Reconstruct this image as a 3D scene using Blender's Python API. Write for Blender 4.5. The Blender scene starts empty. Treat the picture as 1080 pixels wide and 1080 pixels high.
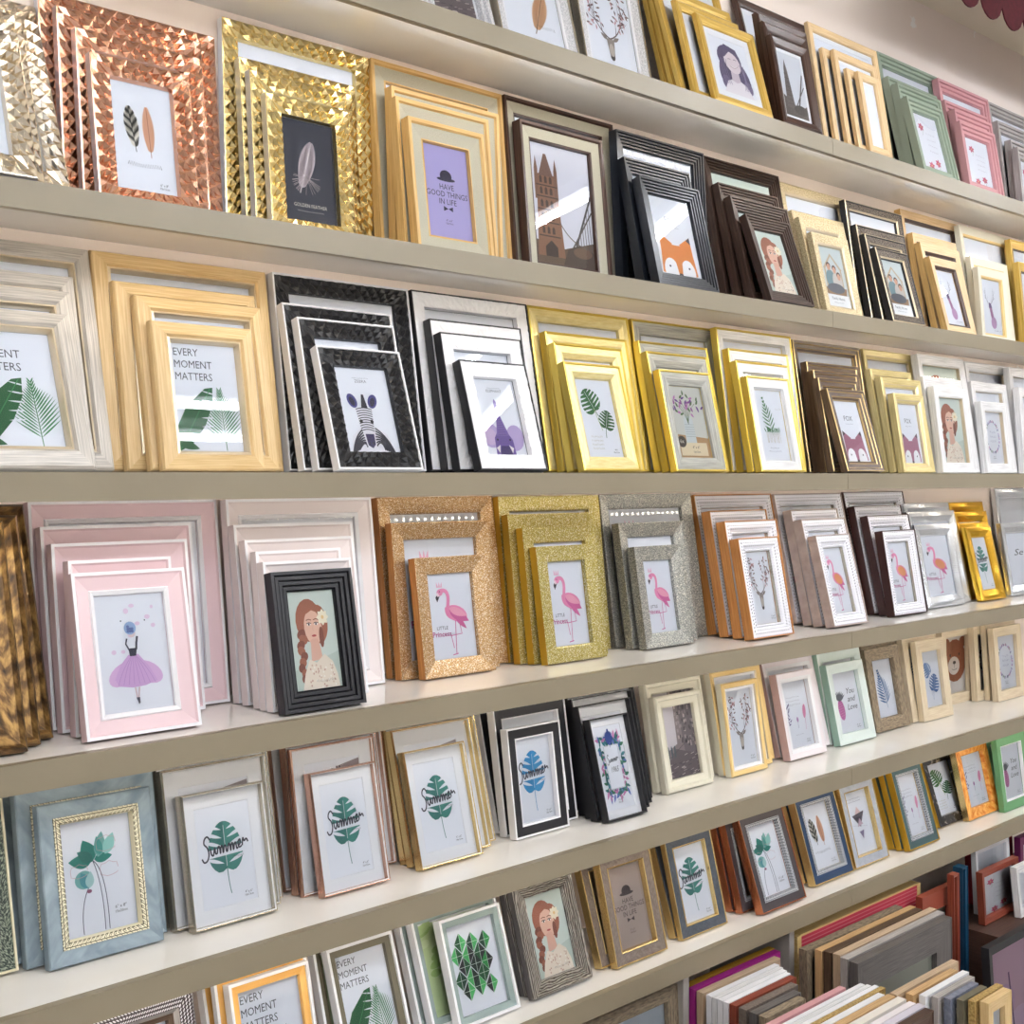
import bpy, math, random
from math import sin, cos, pi, radians
random.seed(7)
SC = bpy.context.scene
COL = SC.collection
# ---------------------------------------------------------------- camera
F_PX, VPX, HZ = 1290.0, 1938.0, 501.0      # focal length, wall vanishing point and horizon, in pixels
TH = math.atan((VPX - 540) / F_PX)
DW, CAMZ = 1.78, 1.50                      # camera to shelf wall, camera height
cam = bpy.data.cameras.new('camera'); camo = bpy.data.objects.new('camera', cam); COL.objects.link(camo)
camo.location = (0, -DW, CAMZ)
# looks along +x (the wall) turned towards the wall (+y)
camo.rotation_euler = (pi / 2, 0, -(pi / 2 - TH))
cam.sensor_fit = 'HORIZONTAL'; cam.sensor_width = 36.0
cam.lens = F_PX / 1080 * 36.0
cam.shift_y = -(540 - HZ) / 1080.0
cam.clip_start = .02
SC.camera = camo
# ---------------------------------------------------------------- world and exposure
w = bpy.data.worlds.new('world'); SC.world = w; w.use_nodes = True
w.node_tree.nodes['Background'].inputs[0].default_value = (1, .98, .95, 1)
w.node_tree.nodes['Background'].inputs[1].default_value = .3
SC.view_settings.view_transform = 'Standard'; SC.view_settings.look = 'None'
SC.view_settings.gamma = 1; SC.view_settings.use_curve_mapping = False
SC.view_settings.exposure = 0.38
TUBE_W = 50.0        # radiance of the ceiling tubes
LED_W = 40.0         # radiance of the shelf diodes

def lin(c):
    return tuple((v / 255 / 12.92) if v / 255 <= .04045 else ((v / 255 + .055) / 1.055) ** 2.4 for v in c) + (1,)

# ---------------------------------------------------------------- materials
def new_mat(name):
    m = bpy.data.materials.new(name); m.use_nodes = True
    nt = m.node_tree; return m, nt, nt.nodes['Principled BSDF']
def nd(nt, t, **kw):
    n = nt.nodes.new(t)
    for k, v in kw.items():
        if k in n.inputs: n.inputs[k].default_value = v
        else: setattr(n, k, v)
    return n
def mapping(nt, scale, src='UV'):
    tc = nd(nt, 'ShaderNodeTexCoord'); mp = nd(nt, 'ShaderNodeMapping')
    mp.inputs['Scale'].default_value = scale
    nt.links.new(tc.outputs[src], mp.inputs[0]); return mp.outputs[0]
def ramp(nt, fac, stops):
    r = nt.nodes.new('ShaderNodeValToRGB'); e = r.color_ramp.elements
    e[0].position, e[0].color = stops[0][0], lin(stops[0][1]); e[1].position, e[1].color = stops[-1][0], lin(stops[-1][1])
    for p, c in stops[1:-1]:
        x = e.new(p); x.color = lin(c)
    nt.links.new(fac, r.inputs[0]); return r.outputs[0]
def bump(nt, b, h, dist, st=1.0):
    n = nd(nt, 'ShaderNodeBump'); n.inputs['Distance'].default_value = dist; n.inputs['Strength'].default_value = st
    nt.links.new(h, n.inputs['Height']); nt.links.new(n.outputs[0], b.inputs['Normal'])

def m_plain(name, c, r=.45, met=0.0, emit=0, coat=0):
    m, nt, b = new_mat(name); b.inputs['Base Color'].default_value = lin(c)
    b.inputs['Roughness'].default_value = r; b.inputs['Metallic'].default_value = met
    b.inputs['Coat Weight'].default_value = coat
    if emit:
        b.inputs['Emission Color'].default_value = lin(c); b.inputs['Emission Strength'].default_value = emit
    return m
def m_noise(name, c1, c2, scale=(30, 30, 30), r=.45, met=0.0, detail=4, lo=.3, hi=.7, bmp=0, src='UV', mid=None):
    m, nt, b = new_mat(name)
    n = nd(nt, 'ShaderNodeTexNoise'); n.inputs['Scale'].default_value = 1; n.inputs['Detail'].default_value = detail
    nt.links.new(mapping(nt, scale, src), n.inputs['Vector'])
    st = [(lo, c1), (hi, c2)] if mid is None else [(lo, c1), ((lo + hi) / 2, mid), (hi, c2)]
    nt.links.new(ramp(nt, n.outputs[0], st), b.inputs['Base Color'])
    b.inputs['Roughness'].default_value = r; b.inputs['Metallic'].default_value = met
    if bmp: bump(nt, b, n.outputs[0], bmp)
    return m
def m_wood(name, c1, c2, r=.45, met=0.0, bmp=.0004):
    return m_noise(name, c1, c2, (12, 420, 1), r, met, 3, .32, .68, bmp)
def m_glitter(name, c, c2, cell=900):
    m, nt, b = new_mat(name)
    v = nd(nt, 'ShaderNodeTexVoronoi'); v.inputs['Scale'].default_value = cell
    tc = nd(nt, 'ShaderNodeTexCoord'); nt.links.new(tc.outputs['Object'], v.inputs['Vector'])
    sp = nd(nt, 'ShaderNodeSeparateColor'); nt.links.new(v.outputs['Color'], sp.inputs[0])
    nt.links.new(ramp(nt, sp.outputs[0], [(0, c2), (.75, c), (1, (255, 250, 235))]), b.inputs['Base Color'])
    b.inputs['Metallic'].default_value = .75; b.inputs['Roughness'].default_value = .38
    bump(nt, b, sp.outputs[1], .0006, .8)
    return m
def m_dots(name, base, dot, pitch, rad, r=.45, met=0.0, stagger=True):
    """regular dots in the rail's own u, v"""
    m, nt, b = new_mat(name)
    uv = mapping(nt, (1 / pitch, 1 / pitch, 1)); sx = nd(nt, 'ShaderNodeSeparateXYZ'); nt.links.new(uv, sx.inputs[0])
    def M(op, a, bb=None, c=None):
        n = nd(nt, 'ShaderNodeMath', operation=op)
        for i, v in enumerate((a, bb, c)):
            if v is None: continue
            if isinstance(v, (int, float)): n.inputs[i].default_value = v
            else: nt.links.new(v, n.inputs[i])
        return n.outputs[0]
    u = sx.outputs[0]; v = sx.outputs[1]
    if stagger: u = M('ADD', u, M('MULTIPLY', M('MODULO', M('FLOOR', v), 2), .5))
    fu = M('SUBTRACT', M('FRACT', u), .5); fv = M('SUBTRACT', M('FRACT', v), .5)
    d = M('SQRT', M('ADD', M('MULTIPLY', fu, fu), M('MULTIPLY', fv, fv)))
    k = M('LESS_THAN', d, rad)
    mx = nd(nt, 'ShaderNodeMix', data_type='RGBA'); nt.links.new(k, mx.inputs[0])
    mx.inputs[6].default_value = lin(base); mx.inputs[7].default_value = lin(dot)
    nt.links.new(mx.outputs[2], b.inputs['Base Color']); b.inputs['Roughness'].default_value = r; b.inputs['Metallic'].default_value = met
    return m
def m_key(name, base, line, pitch=.010, r=.5):
    """meander of running squares"""
    m, nt, b = new_mat(name)
    uv = mapping(nt, (1 / pitch, 1 / pitch, 1)); sx = nd(nt, 'ShaderNodeSeparateXYZ'); nt.links.new(uv, sx.inputs[0])
    def M(op, a, bb=None):
        n = nd(nt, 'ShaderNodeMath', operation=op)
        for i, v in enumerate((a, bb)):
            if v is None: continue
            if isinstance(v, (int, float)): n.inputs[i].default_value = v
            else: nt.links.new(v, n.inputs[i])
        return n.outputs[0]
    fu = M('FRACT', sx.outputs[0]); fv = M('FRACT', sx.outputs[1])
    a = M('LESS_THAN', M('ABSOLUTE', M('SUBTRACT', fu, .25)), .09)
    bb = M('MULTIPLY', M('LESS_THAN', M('ABSOLUTE', M('SUBTRACT', fv, .75)), .10), M('LESS_THAN', fu, .72))
    c = M('MULTIPLY', M('LESS_THAN', M('ABSOLUTE', M('SUBTRACT', fu, .66)), .08), M('GREATER_THAN', fv, .38))
    d = M('LESS_THAN', M('ABSOLUTE', M('SUBTRACT', fv, .2)), .07)
    k = M('MAXIMUM', M('MAXIMUM', a, bb), M('MAXIMUM', c, d))
    mx = nd(nt, 'ShaderNodeMix', data_type='RGBA'); nt.links.new(k, mx.inputs[0])
    mx.inputs[6].default_value = lin(base); mx.inputs[7].default_value = lin(line)
    nt.links.new(mx.outputs[2], b.inputs['Base Color']); b.inputs['Roughness'].default_value = r
    return m

def m_iri(name, c):
    m, nt, b = new_mat(name); b.inputs['Base Color'].default_value = lin(c); b.inputs['Metallic'].default_value = .85
    b.inputs['Roughness'].default_value = .25; b.inputs['Thin Film Thickness'].default_value = 420; b.inputs['Thin Film IOR'].default_value = 1.5
    return m

MT = {}
def mats():
    P, W, N = m_plain, m_wood, m_noise
    D = dict(
        chrome=P('chrome_edge', (228, 231, 240), .3, .7), champagne=P('champagne_foil', (222, 210, 190), .2, 1),
        copper=P('copper_foil', (216, 166, 140), .2, 1), goldfoil=P('gold_foil', (232, 210, 150), .2, 1),
        oak=W('oak', (200, 158, 92), (224, 188, 126)), linen=N('linen', (164, 160, 142), (194, 190, 170), (900, 900, 1), .8, 0, 2, .3, .7, .0003),
        walnut=W('walnut', (50, 32, 26), (84, 58, 48), .3), brownrib=W('brown_rib', (48, 34, 28), (78, 58, 50), .32),
        blackrib=P('black_satin', (26, 30, 38), .28), black=P('black_paint', (22, 22, 26), .4), jet=P('jet_black', (28, 28, 34), .45),
        white=P('white_paint', (238, 238, 242), .4), offwhite=P('off_white', (232, 226, 218), .5), matw=P('mat_card', (240, 240, 244), .8),
        silverwood=W('silver_wood', (168, 164, 158), (216, 210, 202), .35, .3), champ=P('champagne_bead', (222, 206, 178), .28, .6),
        lightwood=W('light_wood', (206, 172, 118), (230, 202, 152), .42), goldpaint=P('gold_paint', (212, 172, 66), .32, .6),
        goldyel=W('gold_yellow', (194, 156, 66), (222, 188, 104), .3, .4), natwood=W('natural_wood', (210, 176, 128), (232, 204, 160), .45),
        softgold=N('soft_gold', (220, 202, 136), (238, 224, 168), (30, 200, 1), .35, .35, 3), brass=P('brass_edge', (222, 196, 96), .3, .7),
        greywood=W('grey_wood', (140, 140, 134), (178, 178, 170), .5), whitewood=W('white_wood', (206, 206, 208), (240, 240, 242), .5),
        darkbrown=W('dark_brown_wood', (66, 48, 36), (104, 82, 62), .38), gilt=P('gilt_line', (206, 178, 126), .3, .7),
        palegold=W('pale_gold', (204, 186, 124), (232, 216, 160), .36, .3), sage=P('sage_paint', (158, 172, 154), .45), pinkp=P('dusty_pink', (206, 152, 156), .45),
        greyp=W('grey_weathered', (150, 144, 140), (186, 180, 178), .5), pinkface=P('pale_pink', (230, 204, 210), .5), blush=P('blush', (232, 222, 222), .5),
        creamorn=N('cream_carved', (190, 168, 124), (238, 222, 184), (320, 320, 1), .45, .25, 4, .35, .62, .002),
        darkorn=N('dark_carved', (30, 24, 24), (176, 160, 142), (420, 420, 1), .35, .4, 4, .46, .66, .002),
        antique=N('antique_gold', (34, 24, 14), (156, 122, 70), (45, 70, 1), .38, .6, 6, .3, .62, .0015, 'UV', (92, 66, 34)),
        g_rose=m_glitter('rose_gold_glitter', (204, 168, 118), (150, 110, 68)), g_gold=m_glitter('gold_glitter', (190, 176, 100), (140, 124, 54)),
        g_silver=m_glitter('silver_glitter', (172, 174, 170), (116, 118, 114)), orangewood=W('orange_wood', (176, 112, 56), (206, 148, 86), .42),
        dots=m_dots('white_spotted', (238, 238, 246), (34, 32, 50), .0082, .18), taupe=N('taupe', (170, 152, 144), (192, 176, 168), (40, 40, 1), .5),
        brownside=P('deep_brown', (62, 34, 30), .4), iri_s=m_iri('iridescent_silver', (218, 222, 228)), iri_g=m_iri('iridescent_gold', (222, 176, 60)),
        bluegrey=N('blue_grey_marble', (112, 130, 142), (160, 176, 186), (26, 26, 1), .3, .1, 5, .3, .7, 0, 'UV'),
        keycream=m_key('greek_key_cream', (236, 230, 202), (96, 92, 70)), keysilver=m_key('greek_key_silver', (196, 200, 206), (54, 56, 66), .0085),
        silveredge=P('silver_edge', (196, 188, 172), .25, .8), roseedge=P('rose_gold_edge', (206, 166, 148), .25, .85), goldedge=P('gold_edge', (224, 196, 136), .25, .85),
        cream=P('cream_paint', (226, 222, 204), .42), honey=W('honey_wood', (222, 186, 116), (240, 212, 150), .42), mint=P('mint_paint', (218, 230, 226), .45),
        mintside=P('mint_side', (150, 184, 168), .45), pinkside=P('pink_side', (196, 164, 160), .45), pinkw=P('pink_white', (236, 228, 232), .45),
        rustic=N('rustic_wood', (104, 90, 74), (158, 142, 118), (60, 260, 1), .6, 0, 6, .32, .66, .0015), palew=W('pale_wood', (206, 188, 158), (228, 214, 188), .5),
        speckle=N('green_speckle', (24, 40, 36), (150, 160, 140), (300, 300, 1), .4, 0, 5, .45, .65), creamedge=P('cream_edge', (222, 214, 184), .4),
        orangeface=N('orange_veneer', (226, 168, 84), (240, 190, 110), (10, 160, 1), .45), olive=P('olive_face', (104, 98, 80), .45), greyface=P('grey_green_face', (140, 156, 154), .45),
        pewter=None, taupeleather=N('taupe_leather', (98, 86, 78), (128, 116, 108), (160, 160, 1), .5, 0, 5, .3, .7, .0012),
        charcoal=N('charcoal_leather', (56, 62, 72), (76, 84, 94), (140, 140, 1), .5, 0, 5, .3, .7, .0006), charbrown=P('char_brown', (62, 56, 60), .45),
        navy=P('navy_face', (24, 54, 88), .42), copperedge=P('copper_edge', (190, 122, 86), .25, .85), palegrey=N('pale_grey_face', (148, 154, 166), (168, 174, 186), (60, 60, 1), .5),
        teal=P('dark_teal', (56, 84, 88), .42), blackmarble=N('black_marble', (22, 20, 22), (190, 180, 170), (60, 60, 1), .2, 0, 8, .56, .72),
        orangemarble=N('orange_marble', (208, 116, 36), (246, 186, 92), (50, 50, 1), .25, 0, 6, .36, .66), greenp=P('green_paint', (98, 150, 104), .4),
        stud=m_dots('studded_metal', (70, 62, 66), (226, 226, 232), .0052, .30, .3, .3), backing=N('hardboard', (70, 54, 42), (96, 76, 60), (60, 60, 60), .85, src='Object'),
        magenta=P('magenta_paint', (160, 34, 128), .35), redbrown=W('red_brown_wood', (122, 54, 40), (156, 80, 60), .35), beigew=W('beige_wood', (178, 152, 124), (204, 180, 152), .45),
        dkgrey=W('dark_grey_wood', (74, 70, 70), (108, 102, 100), .35), tan=W('tan_wood', (186, 146, 100), (214, 178, 130), .4), brass2=P('old_brass', (196, 156, 50), .35, .5),
        lilac=P('lilac_grey', (206, 200, 214), .45), slate=N('slate', (98, 104, 122), (136, 140, 156), (90, 90, 1), .45), redp=P('crimson_paint', (158, 34, 50), .4),
        terracotta=P('terracotta', (150, 74, 56), .45), bluep=P('petrol_blue', (24, 70, 100), .4), specgold=N('speckled_gold', (150, 116, 60), (220, 190, 124), (200, 200, 1), .4, .3, 5),
        plum=P('plum', (110, 30, 84), .4), snake=N('crackled_silver', (196, 198, 204), (232, 232, 236), (260, 260, 1), .35, .4, 4, .4, .6, .001),
    )
    m, nt, b = new_mat('rippled_pewter')
    wv = nd(nt, 'ShaderNodeTexWave', bands_direction='Y'); wv.inputs['Scale'].default_value = 1; wv.inputs['Distortion'].default_value = 7; wv.inputs['Detail'].default_value = 2
    wv.inputs['Detail Scale'].default_value = 1.2
    nt.links.new(mapping(nt, (22, 75, 1)), wv.inputs['Vector'])
    nt.links.new(ramp(nt, wv.outputs['Fac'], [(0, (96, 88, 80)), (1, (214, 208, 200))]), b.inputs['Base Color'])
    b.inputs['Metallic'].default_value = .8; b.inputs['Roughness'].default_value = .32; bump(nt, b, wv.outputs['Fac'], .003)
    D['pewter'] = m
    m, nt, b = new_mat('red_slats')
    wv = nd(nt, 'ShaderNodeTexWave', bands_direction='Y', wave_profile='SAW'); wv.inputs['Scale'].default_value = 1
    nt.links.new(mapping(nt, (1, 36, 1)), wv.inputs['Vector'])
    nt.links.new(ramp(nt, wv.outputs['Fac'], [(0, (206, 60, 82)), (.7, (206, 60, 82)), (.75, (224, 130, 140)), (1, (224, 130, 140))]), b.inputs['Base Color'])
    D['redslat'] = m
    # print paper: pigment per face
    m, nt, b = new_mat('printed_paper'); a = nd(nt, 'ShaderNodeAttribute'); a.attribute_name = 'ink'
    nt.links.new(a.outputs['Color'], b.inputs['Base Color']); b.inputs['Roughness'].default_value = .6
    D['paper'] = m
    # clear glass: Fresnel mix of transparent and sharp reflection
    m = bpy.data.materials.new('picture_glass'); m.use_nodes = True; nt = m.node_tree; nt.nodes.clear()
    o = nd(nt, 'ShaderNodeOutputMaterial'); mx = nd(nt, 'ShaderNodeMixShader'); fr = nd(nt, 'ShaderNodeFresnel'); fr.inputs[0].default_value = 1.5
    t = nd(nt, 'ShaderNodeBsdfTransparent'); g = nd(nt, 'ShaderNodeBsdfGlossy'); g.inputs['Roughness'].default_value = .0
    t.inputs[0].default_value = (.97, .98, .98, 1)
    for a_, b_ in ((fr.outputs[0], mx.inputs[0]), (t.outputs[0], mx.inputs[1]), (g.outputs[0], mx.inputs[2]), (mx.outputs[0], o.inputs[0])): nt.links.new(a_, b_)
    D['glass'] = m
    # room and shelf
    D['shelf'] = N('cream_laminate', (234, 230, 224), (242, 239, 234), (6, 6, 6), .12, src='Object')
    D['edge'] = N('beige_edge_band', (138, 127, 106), (144, 133, 112), (6, 6, 6), .4, src='Object')
    m, nt, b = new_mat('cream_wallpaper')     # faint embossed sprigs
    v = nd(nt, 'ShaderNodeTexVoronoi'); v.inputs['Scale'].default_value = 1; nt.links.new(mapping(nt, (7, 7, 7), 'Object'), v.inputs['Vector'])
    n = nd(nt, 'ShaderNodeTexNoise'); n.inputs['Scale'].default_value = 60; 
    tc = nd(nt, 'ShaderNodeTexCoord'); nt.links.new(tc.outputs['Object'], n.inputs['Vector'])
    ad = nd(nt, 'ShaderNodeMath', operation='MULTIPLY_ADD'); nt.links.new(n.outputs[0], ad.inputs[0]); ad.inputs[1].default_value = .35; nt.links.new(v.outputs['Distance'], ad.inputs[2])
    nt.links.new(ramp(nt, ad.outputs[0], [(0, (252, 248, 244)), (.25, (252, 248, 244)), (.28, (246, 232, 222)), (1, (246, 232, 222))]), b.inputs['Base Color'])
    b.inputs['Roughness'].default_value = .6; D['wallpaper'] = m
    D['ceil'] = N('ceiling_paint', (226, 216, 196), (232, 222, 204), (3, 3, 3), .8, src='Object')
    D['floorm'] = N('floor_tile', (184, 180, 174), (202, 198, 192), (4, 4, 4), .25, src='Object')
    D['roomw'] = N('room_paint', (226, 224, 222), (234, 232, 230), (3, 3, 3), .7, src='Object')
    D['tube'] = P('lamp_tube', (244, 248, 255), .5, 0, TUBE_W); D['led'] = P('warm_diode', (255, 243, 226), .5, 0, LED_W)
    D['ledstrip'] = P('led_tape', (236, 232, 220), .5); D['maroon'] = N('maroon_felt', (74, 14, 26), (92, 22, 34), (60, 60, 60), .9, src='Object')
    D['alu'] = P('painted_metal', (228, 228, 228), .4); D['panel'] = P('grey_panel', (176, 172, 166), .5)
    D['crate'] = W('crate_wood', (60, 40, 34), (92, 64, 52), .5)
    return D
MT = mats()

# ---------------------------------------------------------------- mesh helpers
def link(name, me, parent=None):
    o = bpy.data.objects.new(name, me); COL.objects.link(o)
    if parent: o.parent = parent
    return o
def mesh(name, V, Fc, mi=None, mlist=(), uv=None, smooth=False):
    me = bpy.data.meshes.new(name); me.from_pydata(V, [], Fc)
    for m in mlist: me.materials.append(m)
    if mi: me.polygons.foreach_set('material_index', mi)
    if uv:
        l = me.uv_layers.new(name='UVMap'); l.data.foreach_set('uv', [c for f in uv for p in f for c in p])
    if smooth: me.polygons.foreach_set('use_smooth', [True] * len(Fc))
    me.update(); return me
def boxes(name, bl, mlist, parent=None, mi=None):
    """several axis-aligned boxes (x0,y0,z0,x1,y1,z1) as one mesh; uv in metres"""
    V, Fc, MI, UV = [], [], [], []
    for k, (x0, y0, z0, x1, y1, z1) in enumerate(bl):
        b = len(V)
        V += [(x0,y0,z0),(x1,y0,z0),(x1,y1,z0),(x0,y1,z0),(x0,y0,z1),(x1,y0,z1),(x1,y1,z1),(x0,y1,z1)]
        for f in ((0,3,2,1),(4,5,6,7),(0,1,5,4),(1,2,6,5),(2,3,7,6),(3,0,4,7)):
            Fc.append([b + i for i in f]); MI.append(mi[k] if mi else 0)
            P = [V[b + i] for i in f]
            ax = [i for i in range(3) if max(p[i] for p in P) - min(p[i] for p in P) > 1e-9]
            if len(ax) < 2: ax = [0, 1]
            UV.append([(p[ax[0]], p[ax[1]]) for p in P])
    return link(name, mesh(name, V, Fc, MI, mlist, UV), parent)
def tag(o, label=None, cat=None, group=None, kind=None):
    if label: o['label'] = label
    if cat: o['category'] = cat
    if group: o['group'] = group
    if kind: o['kind'] = kind
    return o

# ---------------------------------------------------------------- the frame moulding
# A moulding is a list of points (inset, height, material of the strip leading to it, relief).  Height is a fraction of
# the frame's thickness; the strip from the back outer corner to the first point is the outer side.
def moulding(W, H, T, prof, side, mcache):
    V, Fc, MI, UV, mlist = [], [], [], [], []
    def mid(k):
        if MT[k] not in mlist: mlist.append(MT[k])
        return mlist.index(MT[k])
    pts = [(0, 0, None, None)] + [(prof[0][0], prof[0][1], side, None)] + list(prof[1:])
    run = 0
    for (i0, h0, _, _), (i1, h1, mk, rel) in zip(pts, pts[1:]):
        seg = math.hypot(i1 - i0, (h1 - h0) * T); m_ = mid(mk)
        for rail in range(4):
            L = W if rail % 2 == 0 else H
            rows, n, amp = (1, 1, 0)
            if rel: 
                kind, pitch, rows, amp = rel; n = max(2, int(L / pitch)); n += n % 2
            base = len(V)
            for r in range(rows + 1):
                q = r / rows; ins = i0 + (i1 - i0) * q; h = (h0 + (h1 - h0) * q) * T
                for k in range(n + 1):
                    s = ins + (L - 2 * ins) * k / n; hh = h
                    if rel:
                        if kind == 'facet':
                            if 0 < r < rows or True: hh += amp * (((k + r) % 2) * 2 - 1) * (1 if 0 < r < rows else .45)
                        elif kind == 'rib': hh += amp * (k % 2)
                        elif kind == 'hammer': hh += random.uniform(-amp, amp)
                        if k in (0, n): hh = h
                    a, c = s, ins
                    if rail == 0: x, z = a, c
                    elif rail == 1: x, z = W - c, a
                    elif rail == 2: x, z = W - a, H - c
                    else: x, z = c, H - a
                    V.append((x - W / 2, -hh, z))
            for r in range(rows):
                for k in range(n):
                    A = base + r * (n + 1) + k; B = A + 1; C_ = B + n + 1; D_ = A + n + 1
                    def uvp(r_, k_): return (k_ / n * L + rail * .37, run + seg * r_ / rows)
                    if rel and kind in ('facet', 'hammer'):
                        if (k + r) % 2:
                            tr = ((A, B, C_), (A, C_, D_)); u = (((r, k), (r, k + 1), (r + 1, k + 1)), ((r, k), (r + 1, k + 1), (r + 1, k)))
                        else:
                            tr = ((A, B, D_), (B, C_, D_)); u = (((r, k), (r, k + 1), (r + 1, k)), ((r, k + 1), (r + 1, k + 1), (r + 1, k)))
                        for t_, uu in zip(tr, u):
                            Fc.append(t_); MI.append(m_); UV.append([uvp(*p) for p in uu])
                    else:
                        Fc.append((A, B, C_, D_)); MI.append(m_); UV.append([uvp(r, k), uvp(r, k + 1), uvp(r + 1, k + 1), uvp(r + 1, k)])
        run += seg
    # back: a flat ring
    ib = pts[-1][0]; b = len(V)
    for x, z in ((0, 0), (W, 0), (W, H), (0, H)): V.append((x - W / 2, 0, z))
    for x, z in ((ib, ib), (W - ib, ib), (W - ib, H - ib), (ib, H - ib)): V.append((x - W / 2, 0, z))
    mm = mid(side)
    for k in range(4):
        j = (k + 1) % 4; Fc.append((b + k, b + 4 + k, b + 4 + j, b + j)); MI.append(mm); UV.append([(0, 0), (0, ib), (.1, ib), (.1, 0)])
    hl = pts[-1][1] * T; b = len(V)
    for yy in (-hl, 0):
        for x, z in ((ib, ib), (W - ib, ib), (W - ib, H - ib), (ib, H - ib)): V.append((x - W / 2, yy, z))
    for k in range(4):
        j = (k + 1) % 4; Fc.append((b + k, b + j, b + 4 + j, b + 4 + k)); MI.append(mm); UV.append([(0, 0), (.1, 0), (.1, .01), (0, .01)])
    return mesh('moulding', V, Fc, MI, mlist, UV)

g = .34   # height of the glass as a fraction of the thickness
def steps(b, n, mat, lo=.55, hi=1.0):
    """stepped / ribbed moulding falling inwards"""
    P = [(0, hi, mat, None)]
    for k in range(n):
        x = b * (k + 1) / n; h = hi - (hi - lo) * (k + 1) / n
        P += [(x - b / n * .35, hi - (hi - lo) * k / n, mat, None), (x - b / n * .22, h - .10, mat, None), (x, h, mat, None)]
    return P + [(b, g, mat, None)]
FAC = lambda b, m, a=.003: [(0, .82, m, None), (.002, .86, m, None), (b, .78, m, ('facet', .012, 3, a)), (b + .002, g, m, None)]
def edge_face(b, e, m, fm=.9, lip=None, slope=0, rel=None):
    P = [(0, 1, m, None), (.003, 1, e, None), (.0035, fm, e, None), (b - .003, fm - slope, m, rel), (b, fm - slope - .05, lip or m, None), (b + .0005, g, lip or m, None)]
    return P
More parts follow.
